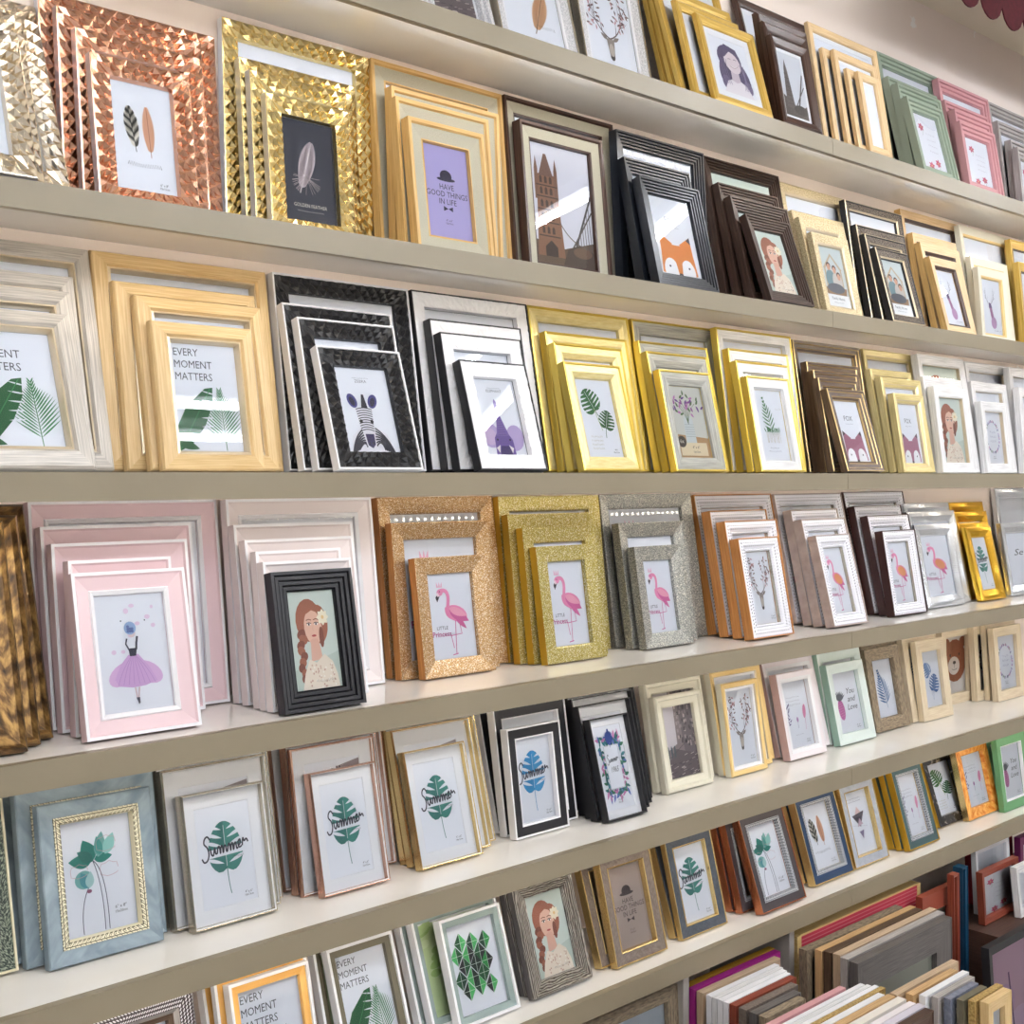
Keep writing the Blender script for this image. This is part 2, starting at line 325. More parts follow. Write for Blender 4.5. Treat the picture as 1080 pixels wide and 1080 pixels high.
# name: (profile, side material, mat-board width, mat material, liner: (width, material) or None)
ST = {
 'silver': (steps(.026, 2, 'snake'), 'white', .004, 'matw', None),
 'snake': (edge_face(.028, 'silveredge', 'snake', .85, 'white', .2), 'silveredge', 0, None, (.006, 'white')),
 'gold_mat': ([(0, .8, 'goldyel', None), (.006, 1, 'goldyel', None), (.016, .9, 'goldyel', None), (.022, .6, 'goldyel', None), (.023, g, 'goldyel', None)], 'goldyel', .012, 'matw', None),
 'brown_mat': ([(0, .8, 'walnut', None), (.005, 1, 'walnut', None), (.018, .75, 'walnut', None), (.022, .6, 'walnut', None), (.023, g, 'walnut', None)], 'walnut', .008, 'matw', None),
 'wood_mat': ([(0, .85, 'natwood', None), (.004, 1, 'natwood', None), (.017, .9, 'natwood', None), (.020, .7, 'natwood', None), (.021, g, 'natwood', None)], 'natwood', .008, 'matw', None),
 'sage': (steps(.034, 3, 'sage', .5), 'sage', 0, None, None), 'pink0': (steps(.036, 3, 'pinkp', .5), 'pinkp', 0, None, None), 'grey0': (steps(.034, 3, 'greyp', .5), 'greyp', 0, None, None),
 'chev_silver': (FAC(.031, 'champagne'), 'chrome', 0, None, None), 'chev_copper': (FAC(.031, 'copper'), 'chrome', 0, None, None), 'chev_gold': (FAC(.031, 'goldfoil'), 'chrome', 0, None, None),
 'oak_linen': ([(0, 1, 'oak', None), (.007, 1, 'oak', None), (.010, .8, 'oak', None), (.034, .62, 'linen', None), (.037, .68, 'oak', None), (.038, g, 'oak', None)], 'oak', 0, None, None),
 'brown_linen': ([(0, 1, 'walnut', None), (.006, 1, 'walnut', None), (.009, .8, 'walnut', None), (.030, .65, 'linen', None), (.034, .6, 'walnut', None), (.035, g, 'walnut', None)], 'walnut', 0, None, None),
 'black_rib': (steps(.032, 5, 'blackrib', .5), 'blackrib', 0, None, None), 'brown_rib': (steps(.032, 5, 'brownrib', .5), 'brownrib', 0, None, None),
 'cream_orn': ([(0, .9, 'creamorn', None), (.005, 1, 'creamorn', None), (.024, .75, 'creamorn', ('hammer', .004, 4, .0006)), (.029, .6, 'champ', None), (.030, g, 'champ', None)], 'creamorn', 0, None, None),
 'dark_orn': ([(0, .9, 'darkorn', None), (.003, 1, 'champ', None), (.006, .9, 'jet', None), (.022, .8, 'darkorn', ('hammer', .004, 4, .0006)), (.026, .6, 'champ', None), (.027, g, 'jet', None)], 'jet', 0, None, None),
 'nat_dark': ([(0, 1, 'natwood', None), (.024, .85, 'natwood', None), (.026, .8, 'walnut', None), (.031, .6, 'walnut', None), (.032, g, 'walnut', None)], 'oak', 0, None, None),
 'cream_gold': ([(0, 1, 'cream', None), (.024, .85, 'cream', None), (.030, .7, 'honey', None), (.031, g, 'honey', None)], 'cream', 0, None, None),
 'gold_glit2': (edge_face(.03, 'brass', 'goldyel', .9, 'walnut', .2), 'goldyel', 0, None, None),
 'silver_wood': ([(0, .55, 'silverwood', None), (.003, .75, 'silverwood', None), (.026, 1, 'silverwood', None), (.031, .8, 'silverwood', None), (.035, .88, 'champ', None), (.038, .6, 'champ', None), (.039, g, 'champ', None)], 'silverwood', 0, None, None),
 'light_wood': ([(0, .55, 'lightwood', None), (.003, .75, 'lightwood', None), (.025, 1, 'lightwood', None), (.029, .8, 'lightwood', None), (.033, .88, 'champ', None), (.036, .6, 'champ', None), (.037, g, 'champ', None)], 'lightwood', 0, None, None),
 'black_chev': ([(0, 1, 'white', None), (.003, 1, 'white', None), (.0035, .84, 'white', None), (.033, .78, 'black', ('facet', .012, 3, .0028)), (.034, g, 'black', None)], 'white', 0, None, None),
 'white_ham': ([(0, 1, 'black', None), (.002, 1, 'black', None), (.0025, .9, 'black', None), (.031, .82, 'white', ('hammer', .007, 4, .0009)), (.032, g, 'white', None)], 'black', 0, None, None),
 'gold_plain': ([(0, .95, 'brass', None), (.003, 1, 'brass', None), (.005, .85, 'brass', None), (.020, .95, 'softgold', None), (.031, .65, 'softgold', None), (.032, g, 'softgold', None)], 'brass', 0, None, None),
 'grey_gold': ([(0, .95, 'brass', None), (.003, 1, 'brass', None), (.005, .85, 'brass', None), (.020, .95, 'greywood', None), (.033, .65, 'greywood', None), (.034, g, 'greywood', None)], 'brass', 0, None, None),
 'white_gold': ([(0, .95, 'brass', None), (.003, 1, 'brass', None), (.005, .85, 'brass', None), (.026, .82, 'whitewood', None), (.027, .6, 'whitewood', None), (.030, g, 'whitewood', None)], 'brass', 0, None, None),
 'brown_gold': ([(0, .9, 'darkbrown', None), (.002, 1, 'gilt', None), (.008, .95, 'darkbrown', None), (.010, .85, 'gilt', None), (.020, .8, 'darkbrown', None), (.022, .72, 'gilt', None), (.028, .6, 'darkbrown', None), (.029, g, 'gilt', None)], 'darkbrown', 0, None, None),
 'pale_gold': ([(0, .9, 'palegold', None), (.004, 1, 'palegold', None), (.018, .85, 'palegold', None), (.020, .78, 'champ', None), (.027, .6, 'palegold', None), (.028, g, 'champ', None)], 'palegold', 0, None, None),
 'whitewash': ([(0, .95, 'whitewood', None), (.003, 1, 'whitewood', None), (.026, .9, 'whitewood', None), (.030, .8, 'whitewood', None), (.031, g, 'champ', None)], 'whitewood', 0, None, None),
 'antique': ([(0, .6, 'antique', None), (.006, 1, 'antique', None), (.012, .8, 'antique', None), (.04, .9, 'antique', None), (.052, .6, 'antique', None), (.053, g, 'antique', None)], 'antique', 0, None, None),
 'pink_white': ([(0, 1, 'white', None), (.005, 1, 'white', None), (.008, .85, 'pinkface', None), (.028, .55, 'pinkface', None), (.030, .72, 'white', None), (.036, .55, 'white', None), (.037, g, 'white', None)], 'pinkface', 0, None, None),
 'blush_white': ([(0, 1, 'white', None), (.005, 1, 'white', None), (.008, .85, 'blush', None), (.028, .55, 'blush', None), (.030, .72, 'white', None), (.036, .55, 'white', None), (.037, g, 'white', None)], 'blush', 0, None, None),
 'black_step': (steps(.036, 4, 'jet', .5), 'jet', 0, None, None),
 'glit_rose': (edge_face(.032, 'g_rose', 'g_rose', .97, 'g_rose', .25), 'orangewood', 0, None, None), 'glit_gold': (edge_face(.032, 'g_gold', 'g_gold', .97, 'g_gold', .1), 'brass2', 0, None, None),
 'glit_silver': (edge_face(.032, 'g_silver', 'g_silver', .97, 'g_silver', .25), 'g_silver', 0, None, None),
}
for nm, sd in (('dot_orange', 'orangewood'), ('dot_taupe', 'taupe'), ('dot_brown', 'brownside')):
    ST[nm] = ([(0, 1, sd, None), (.002, 1, sd, None), (.0025, .9, sd, None), (.016, .98, 'dots', None), (.026, .7, 'dots', None), (.029, .78, 'dots', None), (.032, .6, 'dots', None), (.033, g, 'silveredge', None)], sd, 0, None, None)
for nm, mm in (('rib_silver', 'iri_s'), ('rib_gold', 'iri_g')):
    ST[nm] = ([(0, .8, mm, None), (.004, .86, mm, ('rib', .003, 1, .0006)), (.014, .92, mm, ('rib', .003, 1, .0008)), (.03, .6, mm, ('rib', .003, 1, .0008)), (.033, .55, mm, None), (.034, g, mm, None)], mm, 0, None, None)
ST['speckle'] = (edge_face(.03, 'creamedge', 'speckle'), 'creamedge', 0, None, None)
ST['bluegrey'] = ([(0, .9, 'bluegrey', None), (.002, 1, 'bluegrey', None), (.022, .9, 'bluegrey', None), (.0225, 1.0, 'keycream', None), (.032, .95, 'keycream', None), (.033, .7, 'creamedge', None), (.034, g, 'creamedge', None)], 'bluegrey', 0, None, None)
for nm, ed in (('white_silver', 'silveredge'), ('white_rose', 'roseedge'), ('white_goldx', 'goldedge')):
    ST[nm] = ([(0, .8, ed, None), (.0015, 1, ed, None), (.003, .95, ed, None), (.004, .8, 'white', None), (.0045, .6, ed, None)], ed, .022, 'matw', None)
ST['white_black'] = ([(0, 1, 'black', None), (.003, 1, 'black', None), (.0032, .6, 'black', None)], 'black', .020, 'matw', None)
ST['black_white'] = (edge_face(.024, 'white', 'jet', .92, 'white'), 'white', 0, None, None)
ST['cream_bead'] = ([(0, .7, 'cream', None), (.003, .95, 'cream', None), (.009, 1, 'cream', None), (.012, .75, 'cream', None), (.023, .7, 'cream', None), (.027, .66, 'cream', ('rib', .0025, 1, .001)), (.0275, g, 'cream', None)], 'cream', 0, None, None)
ST['honey'] = ([(0, .8, 'honey', None), (.003, 1, 'honey', None), (.012, .9, 'honey', None), (.014, .7, 'champ', None), (.020, .66, 'white', None), (.021, g, 'white', None)], 'cream', 0, None, None)
ST['white_pink'] = ([(0, .95, 'pinkside', None), (.002, 1, 'pinkw', None), (.014, .9, 'pinkw', None), (.024, .8, 'white', ('rib', .003, 1, .0006)), (.025, g, 'white', None)], 'pinkside', 0, None, None)
ST['mint'] = ([(0, .95, 'mintside', None), (.002, 1, 'mint', None), (.014, .9, 'mint', None), (.026, .8, 'mint', ('rib', .003, 1, .0006)), (.027, g, 'mint', None)], 'mintside', 0, None, None)
ST['rustic'] = (edge_face(.034, 'rustic', 'rustic', .97), 'rustic', 0, None, None)
ST['lightwood2'] = (edge_face(.034, 'palew', 'palew', .97), 'palew', 0, None, None); ST['lightwood3'] = (edge_face(.030, 'palew', 'palew', .97), 'palew', 0, None, None)
ST['studded'] = ([(0, .6, 'stud', None), (.006, .9, 'stud', None), (.030, 1, 'stud', None), (.036, .7, 'greyp', None), (.044, .6, 'darkbrown', None), (.045, g, 'darkbrown', None)], 'darkbrown', 0, None, None)
for nm, f_ in (('orange_white', 'orangeface'), ('olive_white', 'olive'), ('grey_white', 'greyface')):
    ST[nm] = ([(0, 1, 'white', None), (.005, 1, 'white', None), (.0055, .8, 'white', None), (.017, .74, f_, None), (.0175, g, f_, None)], 'white', 0, None, None)
ST['pewter'] = ([(0, .6, 'pewter', None), (.004, .95, 'pewter', None), (.028, .7, 'pewter', None), (.029, g, 'pewter', None)], 'dkgrey', 0, None, None)
def goldedged(face, edge, b=.027, lip=None, key=None):
    P = [(0, 1, edge, None), (.0025, 1, edge, None), (.003, .92, edge, None)]
    if key: P += [(b - .009, .88, face, None), (b - .0088, .95, key, None), (b - .001, .9, key, None), (b, g, key, None)]
    else: P += [(b - .004, .88, face, None), (b - .003, .95, lip or edge, None), (b - .001, .9, lip or edge, None), (b, g, lip or edge, None)]
    return (P, edge, 0, None, None)
ST['taupe_gold'] = goldedged('taupeleather', 'goldedge'); ST['char_gold'] = goldedged('charcoal', 'goldedge'); ST['grey_goldx'] = goldedged('palegrey', 'goldedge')
ST['char_copper'] = goldedged('charbrown', 'copperedge', .030, key='keysilver'); ST['navy_gold'] = goldedged('navy', 'goldedge', .030, key='keysilver'); ST['teal_gold'] = goldedged('teal', 'brass2', .030, key='keysilver')
ST['blackmarble'] = (edge_face(.026, 'blackmarble', 'blackmarble', .97), 'brass2', 0, None, None); ST['orangemarble'] = (edge_face(.030, 'orangemarble', 'orangemarble', .97), 'goldedge', 0, None, None)
ST['green'] = (goldedged('greenp', 'greenp', .030, 'white')[0], 'greenp', 0, None, None)

# ---------------------------------------------------------------- printed pictures (page is 1 wide, 1.5 high)
class Page:
    def __init__(s, bg=(236, 238, 246)):
        s.V, s.F, s.C = [], [], []; s.n = 0; s.poly([(0, 0), (1, 0), (1, 1.5), (0, 1.5)], bg)
    def poly(s, pts, c):
        b = len(s.V); y = -s.n * 1.2e-5; s.n += 1
        a = sum(pts[i][0] * pts[(i + 1) % len(pts)][1] - pts[(i + 1) % len(pts)][0] * pts[i][1] for i in range(len(pts)))
        if a < 0: pts = pts[::-1]
        s.V += [(p[0], y, p[1]) for p in pts]; s.F.append(list(range(b, b + len(pts)))); s.C.append(c)
    def ell(s, x, y, rx, ry, c, rot=0, n=18):
        cr, sr = cos(rot), sin(rot)
        s.poly([(x + rx * cos(t) * cr - ry * sin(t) * sr, y + rx * cos(t) * sr + ry * sin(t) * cr) for t in [2 * pi * k / n for k in range(n)]], c)
    def line(s, pts, w, c, taper=False):
        L, R = [], []
        n = len(pts)
        for i, p in enumerate(pts):
            a = pts[max(i - 1, 0)]; b = pts[min(i + 1, n - 1)]
            dx, dy = b[0] - a[0], b[1] - a[1]; d = math.hypot(dx, dy) or 1
            ww = w / 2 * ((1 - .85 * i / (n - 1)) if taper else 1)
            L.append((p[0] - dy / d * ww, p[1] + dx / d * ww)); R.append((p[0] + dy / d * ww, p[1] - dx / d * ww))
        for i in range(n - 1): s.poly([L[i], L[i + 1], R[i + 1], R[i]], c); s.n -= 1
        s.n += 1
    def curve(s, p0, p1, p2, w, c, taper=False, n=9):
        s.line([((1 - t) ** 2 * p0[0] + 2 * t * (1 - t) * p1[0] + t * t * p2[0], (1 - t) ** 2 * p0[1] + 2 * t * (1 - t) * p1[1] + t * t * p2[1]) for t in [k / n for k in range(n + 1)]], w, c, taper)
    def leaf(s, x, y, l, w, ang, c, bend=0, tip=1.0):
        """pointed leaf starting at x, y"""
        ca, sa = cos(ang), sin(ang); P = []
        N = 8
        for sgn in (1, -1):
            rng = range(N + 1) if sgn == 1 else range(N - 1, 0, -1)
            for k in rng:
                t = k / N; hw = w / 2 * sin(pi * t ** .8) ** .9; u = l * t; v = sgn * hw + bend * l * t * t
                P.append((x + u * ca - v * sa, y + u * sa + v * ca))
        s.poly(P, c)
    def scrib(s, x, y, w, h, c, n=14):
        """a line of handwriting too small to read"""
        s.line([(x - w / 2 + w * k / (2 * n), y + h / 2 * (((k % 2) * 2 - 1) * (.4 + .6 * abs(sin(k * 1.7))))) for k in range(2 * n + 1)], max(.006, h * .12), c)
    def text(s, st, x, y, size, c, align='CENTER', shear=0, bold=0, sx=1):
        cu = bpy.data.curves.new('letters', 'FONT'); cu.body = st; cu.size = size; cu.align_x = align; cu.shear = shear; cu.offset = bold; cu.resolution_u = 2
        cu.space_line = .9
        ob = bpy.data.objects.new('letters', cu); me = bpy.data.meshes.new_from_object(ob)
        b = len(s.V); yy = -s.n * 1.2e-5; s.n += 1
        s.V += [(x + v.co.x * sx, yy, y + v.co.y) for v in me.vertices]
        for p in me.polygons: s.F.append([b + i for i in p.vertices]); s.C.append(c)
        bpy.data.objects.remove(ob); bpy.data.curves.remove(cu); bpy.data.meshes.remove(me)
    def done(s, name):
        me = bpy.data.meshes.new(name); me.from_pydata(s.V, [], s.F); me.materials.append(MT['paper'])
        ca = me.color_attributes.new('ink', 'FLOAT_COLOR', 'CORNER'); d = []
        for f, c in zip(s.F, s.C): d += list(lin(c)) * len(f)
        ca.data.foreach_set('color', d); me.update(); return me
    def spline(s, P, w, c):
        Q = []
        for i in range(len(P) - 1):
            p0, p1, p2, p3 = P[max(i - 1, 0)], P[i], P[i + 1], P[min(i + 2, len(P) - 1)]
            for k in range(5):
                t = k / 5; Q.append(tuple(.5 * (2 * p1[j] + (p2[j] - p0[j]) * t + (2 * p0[j] - 5 * p1[j] + 4 * p2[j] - p3[j]) * t * t + (3 * p1[j] - p0[j] - 3 * p2[j] + p3[j]) * t ** 3) for j in (0, 1)))
        s.line(Q + [P[-1]], w, c)
    def summer(s, x, y, k, c):
        """the word Summer in brush script, x = centre"""
        m = [(.0, .04), (.03, .14), (.06, .15), (.07, .03), (.09, .13), (.12, .15), (.13, .03), (.16, .13), (.19, .14), (.20, .04), (.23, .05)]
        L = [[(.18, .30), (.13, .37), (.07, .34), (.05, .26), (.11, .18), (.13, .07), (.09, -.03), (.02, -.05), (-.02, .02)],
             [(.17, .16), (.18, .06), (.22, .03), (.26, .15), (.27, .05), (.31, .05)], [(a + .30, b) for a, b in m], [(a + .52, b) for a, b in m],
             [(.75, .07), (.80, .11), (.80, .18), (.76, .14), (.77, .05), (.83, .06)], [(.84, .06), (.87, .19), (.89, .13), (.94, .16), (.97, .10)]]
        for q in L: s.spline([(x + (a - .48) * k, y + (b + .05 * a) * k) for a, b in q], .030 * k, c)
    # -- compound drawings
    def feather(s, x, y, l, w, ang, c1, c2, band=True):
        ca, sa = cos(ang), sin(ang)
        for k in range(26):
            t = .12 + .86 * k / 25; u = l * t; hw = w / 2 * sin(pi * min(1, (t - .05)) ** .7) ** .8
            for sg in (1, -1):
                cc = c1 if (not band or (k // 3 + (sg > 0)) % 2) else c2
                bx, by = x + u * ca, y + u * sa
                a2 = ang + sg * .75
                s.leaf(bx, by, hw * 1.5, w * .16, a2, cc); s.n -= 1
        s.n += 1; s.line([(x, y), (x + l * ca, y + l * sa)], w * .05, c2)
    def palm(s, x, y, l, ang, c, n=15, ll=.22, wid=.05, sp=.9):
        ca, sa = cos(ang), sin(ang)
        s.line([(x, y), (x + l * ca, y + l * sa)], .012, c)
        for k in range(n):
            t = .14 + .86 * k / (n - 1); L = ll * (1.1 - .75 * t) * (0.6 + .6 * sin(pi * min(1, t * 1.2)))
            for sg in (1, -1): s.leaf(x + l * t * ca, y + l * t * sa, L, wid, ang + sg * sp * (1.05 - .5 * t), c); s.n -= 1
        s.n += 1
    def monstera(s, x, y, w, h, c, bg, ang=0, stem=.3, c2=None):
        """y = centre; leaf with slots, tip up when ang = 0"""
        ca, sa = cos(ang), sin(ang)
        R = lambda u, v: (x + u * ca - v * sa, y + u * sa + v * ca)
        P = []
        for k in range(28):
            t = 2 * pi * k / 28; r = 1 + .12 * cos(3 * t)
            u = w / 2 * sin(t) * (1 - .18 * cos(t)); v = h / 2 * cos(t)
            if abs(t - pi) < .35: v += h * .10 * (1 - abs(t - pi) / .35)
            P.append(R(u, v))
        s.poly(P, c)
        if c2:
            s.poly([R(0, h / 2)] + [R(w / 2 * sin(t) * .97 * (1 - .18 * cos(t)), h / 2 * cos(t) * .97) for t in [pi * k / 10 for k in range(1, 10)]] + [R(0, -h / 2 * .8)], c2)
        for k in range(5):
            v = h * (-.30 + .16 * k)
            for sg in (1, -1):
                p0 = R(sg * w * .07, v); p1 = R(sg * w * .56, v + h * .13)
                s.leaf(p1[0], p1[1], math.dist(p0, p1), h * .07, math.atan2(p0[1] - p1[1], p0[0] - p1[0]), bg); s.n -= 1
        s.n += 1
        s.line([R(0, h * .42), R(0, -h * .45)], .008, bg)
        s.curve(R(0, -h * .36), R(.0, -h * .5 - stem * .5), R(.03, -h * .5 - stem), .014, c)

NAVY = (40, 44, 62); INK = (52, 52, 58)
def a_plain(p): pass
def size_note(p, s='4" x 6"', x=.80, c=INK, y=.09): p.text(s, x, y + .035, .05, c); p.text('10x15cm', x, y - .01, .045, c)
def a_feathers(p):
    p.feather(.38, .55, .62, .24, 1.72, (222, 216, 206), (60, 60, 58)); p.feather(.62, .50, .70, .20, 1.62, (226, 176, 146), (176, 108, 80), False)
    p.scrib(.5, .38, .55, .07, INK); size_note(p, '6" x 8"')
def a_feather1(p):
    p.feather(.52, .35, .75, .26, 1.25, (216, 176, 140), (120, 82, 56), False); p.scrib(.72, .5, .3, .06, INK)
def a_featherdark(p):
    p.feather(.32, .42, .80, .30, 1.25, (214, 200, 206), (236, 226, 226), False)
    for k in range(26):
        a = random.uniform(0, 2 * pi); p.curve((.45, .68), (.45 + .15 * cos(a), .62 + .1 * sin(a)), (.45 + .27 * cos(a), .60 + .2 * sin(a)), .006, (190, 176, 180)); 
    p.text('GOLDEN FEATHER', .5, .22, .075, (232, 226, 216)); p.scrib(.5, .16, .5, .02, (190, 186, 186))
def a_hat(p, c=(40, 34, 70)):
    p.ell(.5, 1.02, .13, .10, c); p.ell(.5, .97, .2, .028, c); p.poly([(.36, .90), (.64, .90), (.64, .97), (.36, .97)], p.C[0]); p.ell(.5, .965, .2, .03, c)
    p.text('HAVE', .5, .80, .13, c); p.text('GOOD THINGS', .5, .68, .13, c); p.text('IN LIFE', .5, .56, .13, c)
    p.poly([(.40, .53), (.5, .49), (.40, .45)], c); p.poly([(.60, .53), (.5, .49), (.60, .45)], c); size_note(p, x=.5, y=.25, c=c)
def a_fox(p, oc=(222, 140, 70), y0=.0, txt='FOX'):
    p.text(txt, .5, 1.02, .17, (60, 60, 72)); p.scrib(.5, .94, .3, .02, (130, 130, 140))
    dk = (62, 54, 66); y = y0
    p.poly([(.14, .80 + y), (.12, .40 + y), (.42, .62 + y)], oc); p.poly([(.86, .80 + y), (.88, .40 + y), (.58, .62 + y)], oc)
    p.poly([(.14, .80 + y), (.133, .66 + y), (.235, .73 + y)], dk); p.poly([(.86, .80 + y), (.867, .66 + y), (.765, .73 + y)], dk)
    p.poly([(.12, .42 + y), (.30, .60 + y), (.70, .60 + y), (.88, .42 + y), (.92, .05), (.72, .0), (.28, .0), (.08, .05)], oc)
    p.ell(.30, .10, .17, .24, (246, 246, 250)); p.ell(.70, .10, .17, .24, (246, 246, 250))
    p.poly([(.42, .30), (.58, .30), (.54, .02), (.46, .02)], oc)
    p.ell(.27, .18, .022, .022, dk); p.ell(.73, .18, .022, .022, dk); p.ell(.5, .03, .05, .035, dk)
def a_foxpink(p): a_fox(p, (172, 116, 140), -.03)
def a_bridge(p):
    T = (150, 108, 84); D = (84, 62, 52)
    p.poly([(0, 0), (1, 0), (1, .35), (.5, .22), (0, .3)], (112, 90, 74))
    p.poly([(.06, .1), (.50, .1), (.44, .85), (.40, 1.12), (.12, 1.12), (.10, .85)], T)
    p.poly([(.14, 1.1), (.38, 1.1), (.28, 1.38), (.24, 1.38)], (128, 96, 84))
    for x in (.10, .42): p.poly([(x - .03, .8), (x + .03, .8), (x + .028, 1.18), (x, 1.34), (x - .028, 1.18)], (134, 98, 80))
    for y in (.35, .52, .68, .84, .98):
        p.line([(.09, y), (.44, y)], .016, D)
        for x in (.17, .25, .33): p.poly([(x - .022, y + .03), (x + .022, y + .03), (x + .022, y + .10), (x, y + .125), (x - .022, y + .10)], D); p.n -= 1
        p.n += 1
    p.poly([(.18, .1), (.38, .1), (.38, .22), (.28, .30), (.18, .22)], (70, 54, 48))
    p.line([(1.0, .95), (.70, .28)], .03, (70, 66, 70)); p.line([(1.0, .75), (.62, .22)], .022, (96, 88, 88))
    for k in range(7): p.line([(.70 + .04 * k, .30 + .09 * k), (.70 + .045 * k, .2)], .01, (96, 88, 88))
    p.poly([(.45, 0), (1, 0), (1, .22), (.75, .30), (.55, .22)], (86, 70, 60)); p.ell(.8, .2, .16, .07, (120, 92, 74)); p.curve((.44, .55), (.6, .3), (.9, .26), .014, (110, 96, 88))
def a_tower(p):
    p.poly([(0, 0), (1, 0), (1, .35), (.7, .2), (0, .5)], (92, 84, 82)); p.poly([(.12, .2), (.48, .2), (.34, 1.1), (.27, 1.35), (.2, 1.1)], (104, 96, 94))
    for k in range(8): p.line([(.17, .3 + .1 * k), (.42 - .012 * k, .3 + .1 * k)], .012, (66, 60, 60))
    p.line([(.98, 1.1), (.6, .15)], .05, (76, 70, 72)); p.line([(.98, .8), (.55, .3)], .03, (76, 70, 72)); p.ell(.7, .2, .3, .12, (70, 64, 64))
def a_lady(p):
    H = (168, 106, 84); H2 = (136, 80, 64); SK = (234, 196, 176); SK2 = (226, 184, 166); WH = (240, 228, 214)
    p.poly([(0, 0), (1, 0), (1, .55), (0, .3)], (196, 208, 200))
    p.ell(.42, 1.05, .27, .33, H); p.ell(.62, .98, .2, .3, H)
    for k in range(9): p.ell(.24 + .035 * sin(k * 1.9) - .004 * k, .85 - .085 * k, .095 - .004 * k, .07, H if k % 2 else H2, .5 * (-1) ** k)
    p.poly([(.42, .70), (.60, .70), (.64, .45), (.40, .42)], SK2)
    p.poly([(.16, 0), (.24, .25), (.36, .46), (.50, .40), (.68, .52), (.84, .40), (.92, .2), (.95, 0)], WH)
    p.ell(.50, .94, .185, .27, SK, .08); p.ell(.5, .72, .09, .05, SK2)
    p.poly([(.30, 1.02), (.34, 1.25), (.50, 1.33), (.66, 1.26), (.72, 1.0), (.66, 1.14), (.50, 1.20), (.36, 1.14)], H)
    p.ell(.66, .78, .05, .16, H2)
    for x in (.42, .57):
        p.ell(x, .985, .042, .018, (250, 246, 244)); p.ell(x, .985, .018, .018, (60, 44, 44)); p.line([(x - .05, 1.0), (x, 1.012), (x + .05, 1.0)], .012, (60, 40, 40))
        p.line([(x - .055, 1.05), (x, 1.065), (x + .055, 1.05)], .014, H2)
    p.curve((.50, .97), (.475, .90), (.51, .885), .012, SK2); p.ell(.505, .81, .05, .018, (196, 92, 92)); p.line([(.455, .812), (.555, .812)], .005, (150, 60, 64))
    for k in range(8): p.leaf(.72, 1.08, .13, .09, k * pi / 4, (246, 238, 218)); 
    p.ell(.72, 1.08, .03, .03, (236, 206, 150))
    for k in range(46): p.ell(random.uniform(.3, .86), random.uniform(.02, .38), .016, .016, random.choice([(206, 170, 156), (250, 244, 236), (216, 190, 172)])); p.n -= 1
    p.n += 1; p.scrib(.66, .12, .4, .05, (90, 70, 66))
def a_smile(p):
    H = (92, 82, 118); SK = (228, 216, 222)
    p.ell(.47, .98, .32, .38, H); p.ell(.30, .62, .17, .42, H, -.15); p.ell(.76, .55, .17, .42, H, .2); p.ell(.84, .28, .12, .2, (120, 108, 142)); p.ell(.26, .28, .12, .2, (120, 108, 142))
    p.poly([(.14, 0), (.30, .34), (.47, .44), (.62, .44), (.80, .34), (.96, 0)], (232, 226, 232)); p.poly([(.44, .70), (.64, .70), (.66, .40), (.54, .34), (.42, .40)], (208, 194, 206))
    p.ell(.53, .90, .215, .30, SK, .2); p.poly([(.2, 1.1), (.4, 1.38), (.7, 1.3), (.76, 1.1), (.5, 1.2), (.34, 1.0)], H)
    for x, y in ((.47, .98), (.62, 1.0)): p.line([(x - .04, y), (x, y + .014), (x + .04, y)], .014, (70, 56, 80))
    p.curve((.45, .80), (.56, .72), (.66, .83), .03, (250, 250, 250)); p.curve((.44, .80), (.56, .70), (.67, .84), .012, (150, 90, 110))
    for k in range(4):
        p.curve((.22 + .05 * k, .95), (.14 + .05 * k, .6), (.24 + .05 * k, .25), .012, (140, 128, 160)); p.curve((.70 + .04 * k, .9), (.86 - .02 * k, .6), (.74 + .04 * k, .2), .012, (140, 128, 160))
def a_family(p):
    p.poly([(0, 0), (1, 0), (1, .32), (0, .32)], (242, 242, 244)); p.poly([(0, .32), (1, .32), (1, 1.5), (0, 1.5)], (206, 214, 216))
    p.line([(.14, .95), (.5, 1.32), (.86, .95)], .07, (196, 176, 150)); p.line([(.17, .97), (.17, .5)], .06, (196, 176, 150)); p.line([(.83, .97), (.83, .5)], .06, (196, 176, 150))
    p.poly([(.1, .32), (.9, .32), (.95, .5), (.05, .5)], (150, 116, 88)); p.ell(.36, .70, .2, .24, (120, 150, 160)); p.ell(.62, .66, .2, .24, (206, 200, 196)); p.ell(.5, .48, .36, .13, (96, 100, 112))
    for x, y in ((.34, 1.0), (.56, .94), (.70, .78)): p.ell(x, y + .04, .085, .085, (74, 54, 46)); p.ell(x, y, .07, .085, (214, 164, 140))
    p.text('Family Home', .5, .19, .10, (50, 60, 80)); p.scrib(.5, .12, .4, .025, (90, 96, 110))
def a_antlers(p, cx, y, s, c):
    for sg in (-1, 1):
        p.curve((cx, y), (cx + sg * .32 * s, y + .12 * s), (cx + sg * .30 * s, y + .62 * s), .022 * s, c, True)
        for t, dx, dy in ((.25, .02, .25), (.45, .12, .22), (.6, -.02, .28), (.75, .12, .18), (.85, -.06, .2), (.5, .16, .1)):
            bx = cx + sg * (2 * t * (1 - t) * .32 + t * t * .30) * s; by = y + (2 * t * (1 - t) * .12 + t * t * .62) * s
            p.curve((bx, by), (bx + sg * dx * .7 * s, by + dy * .4 * s), (bx + sg * dx * s, by + dy * s), .014 * s, c, True)
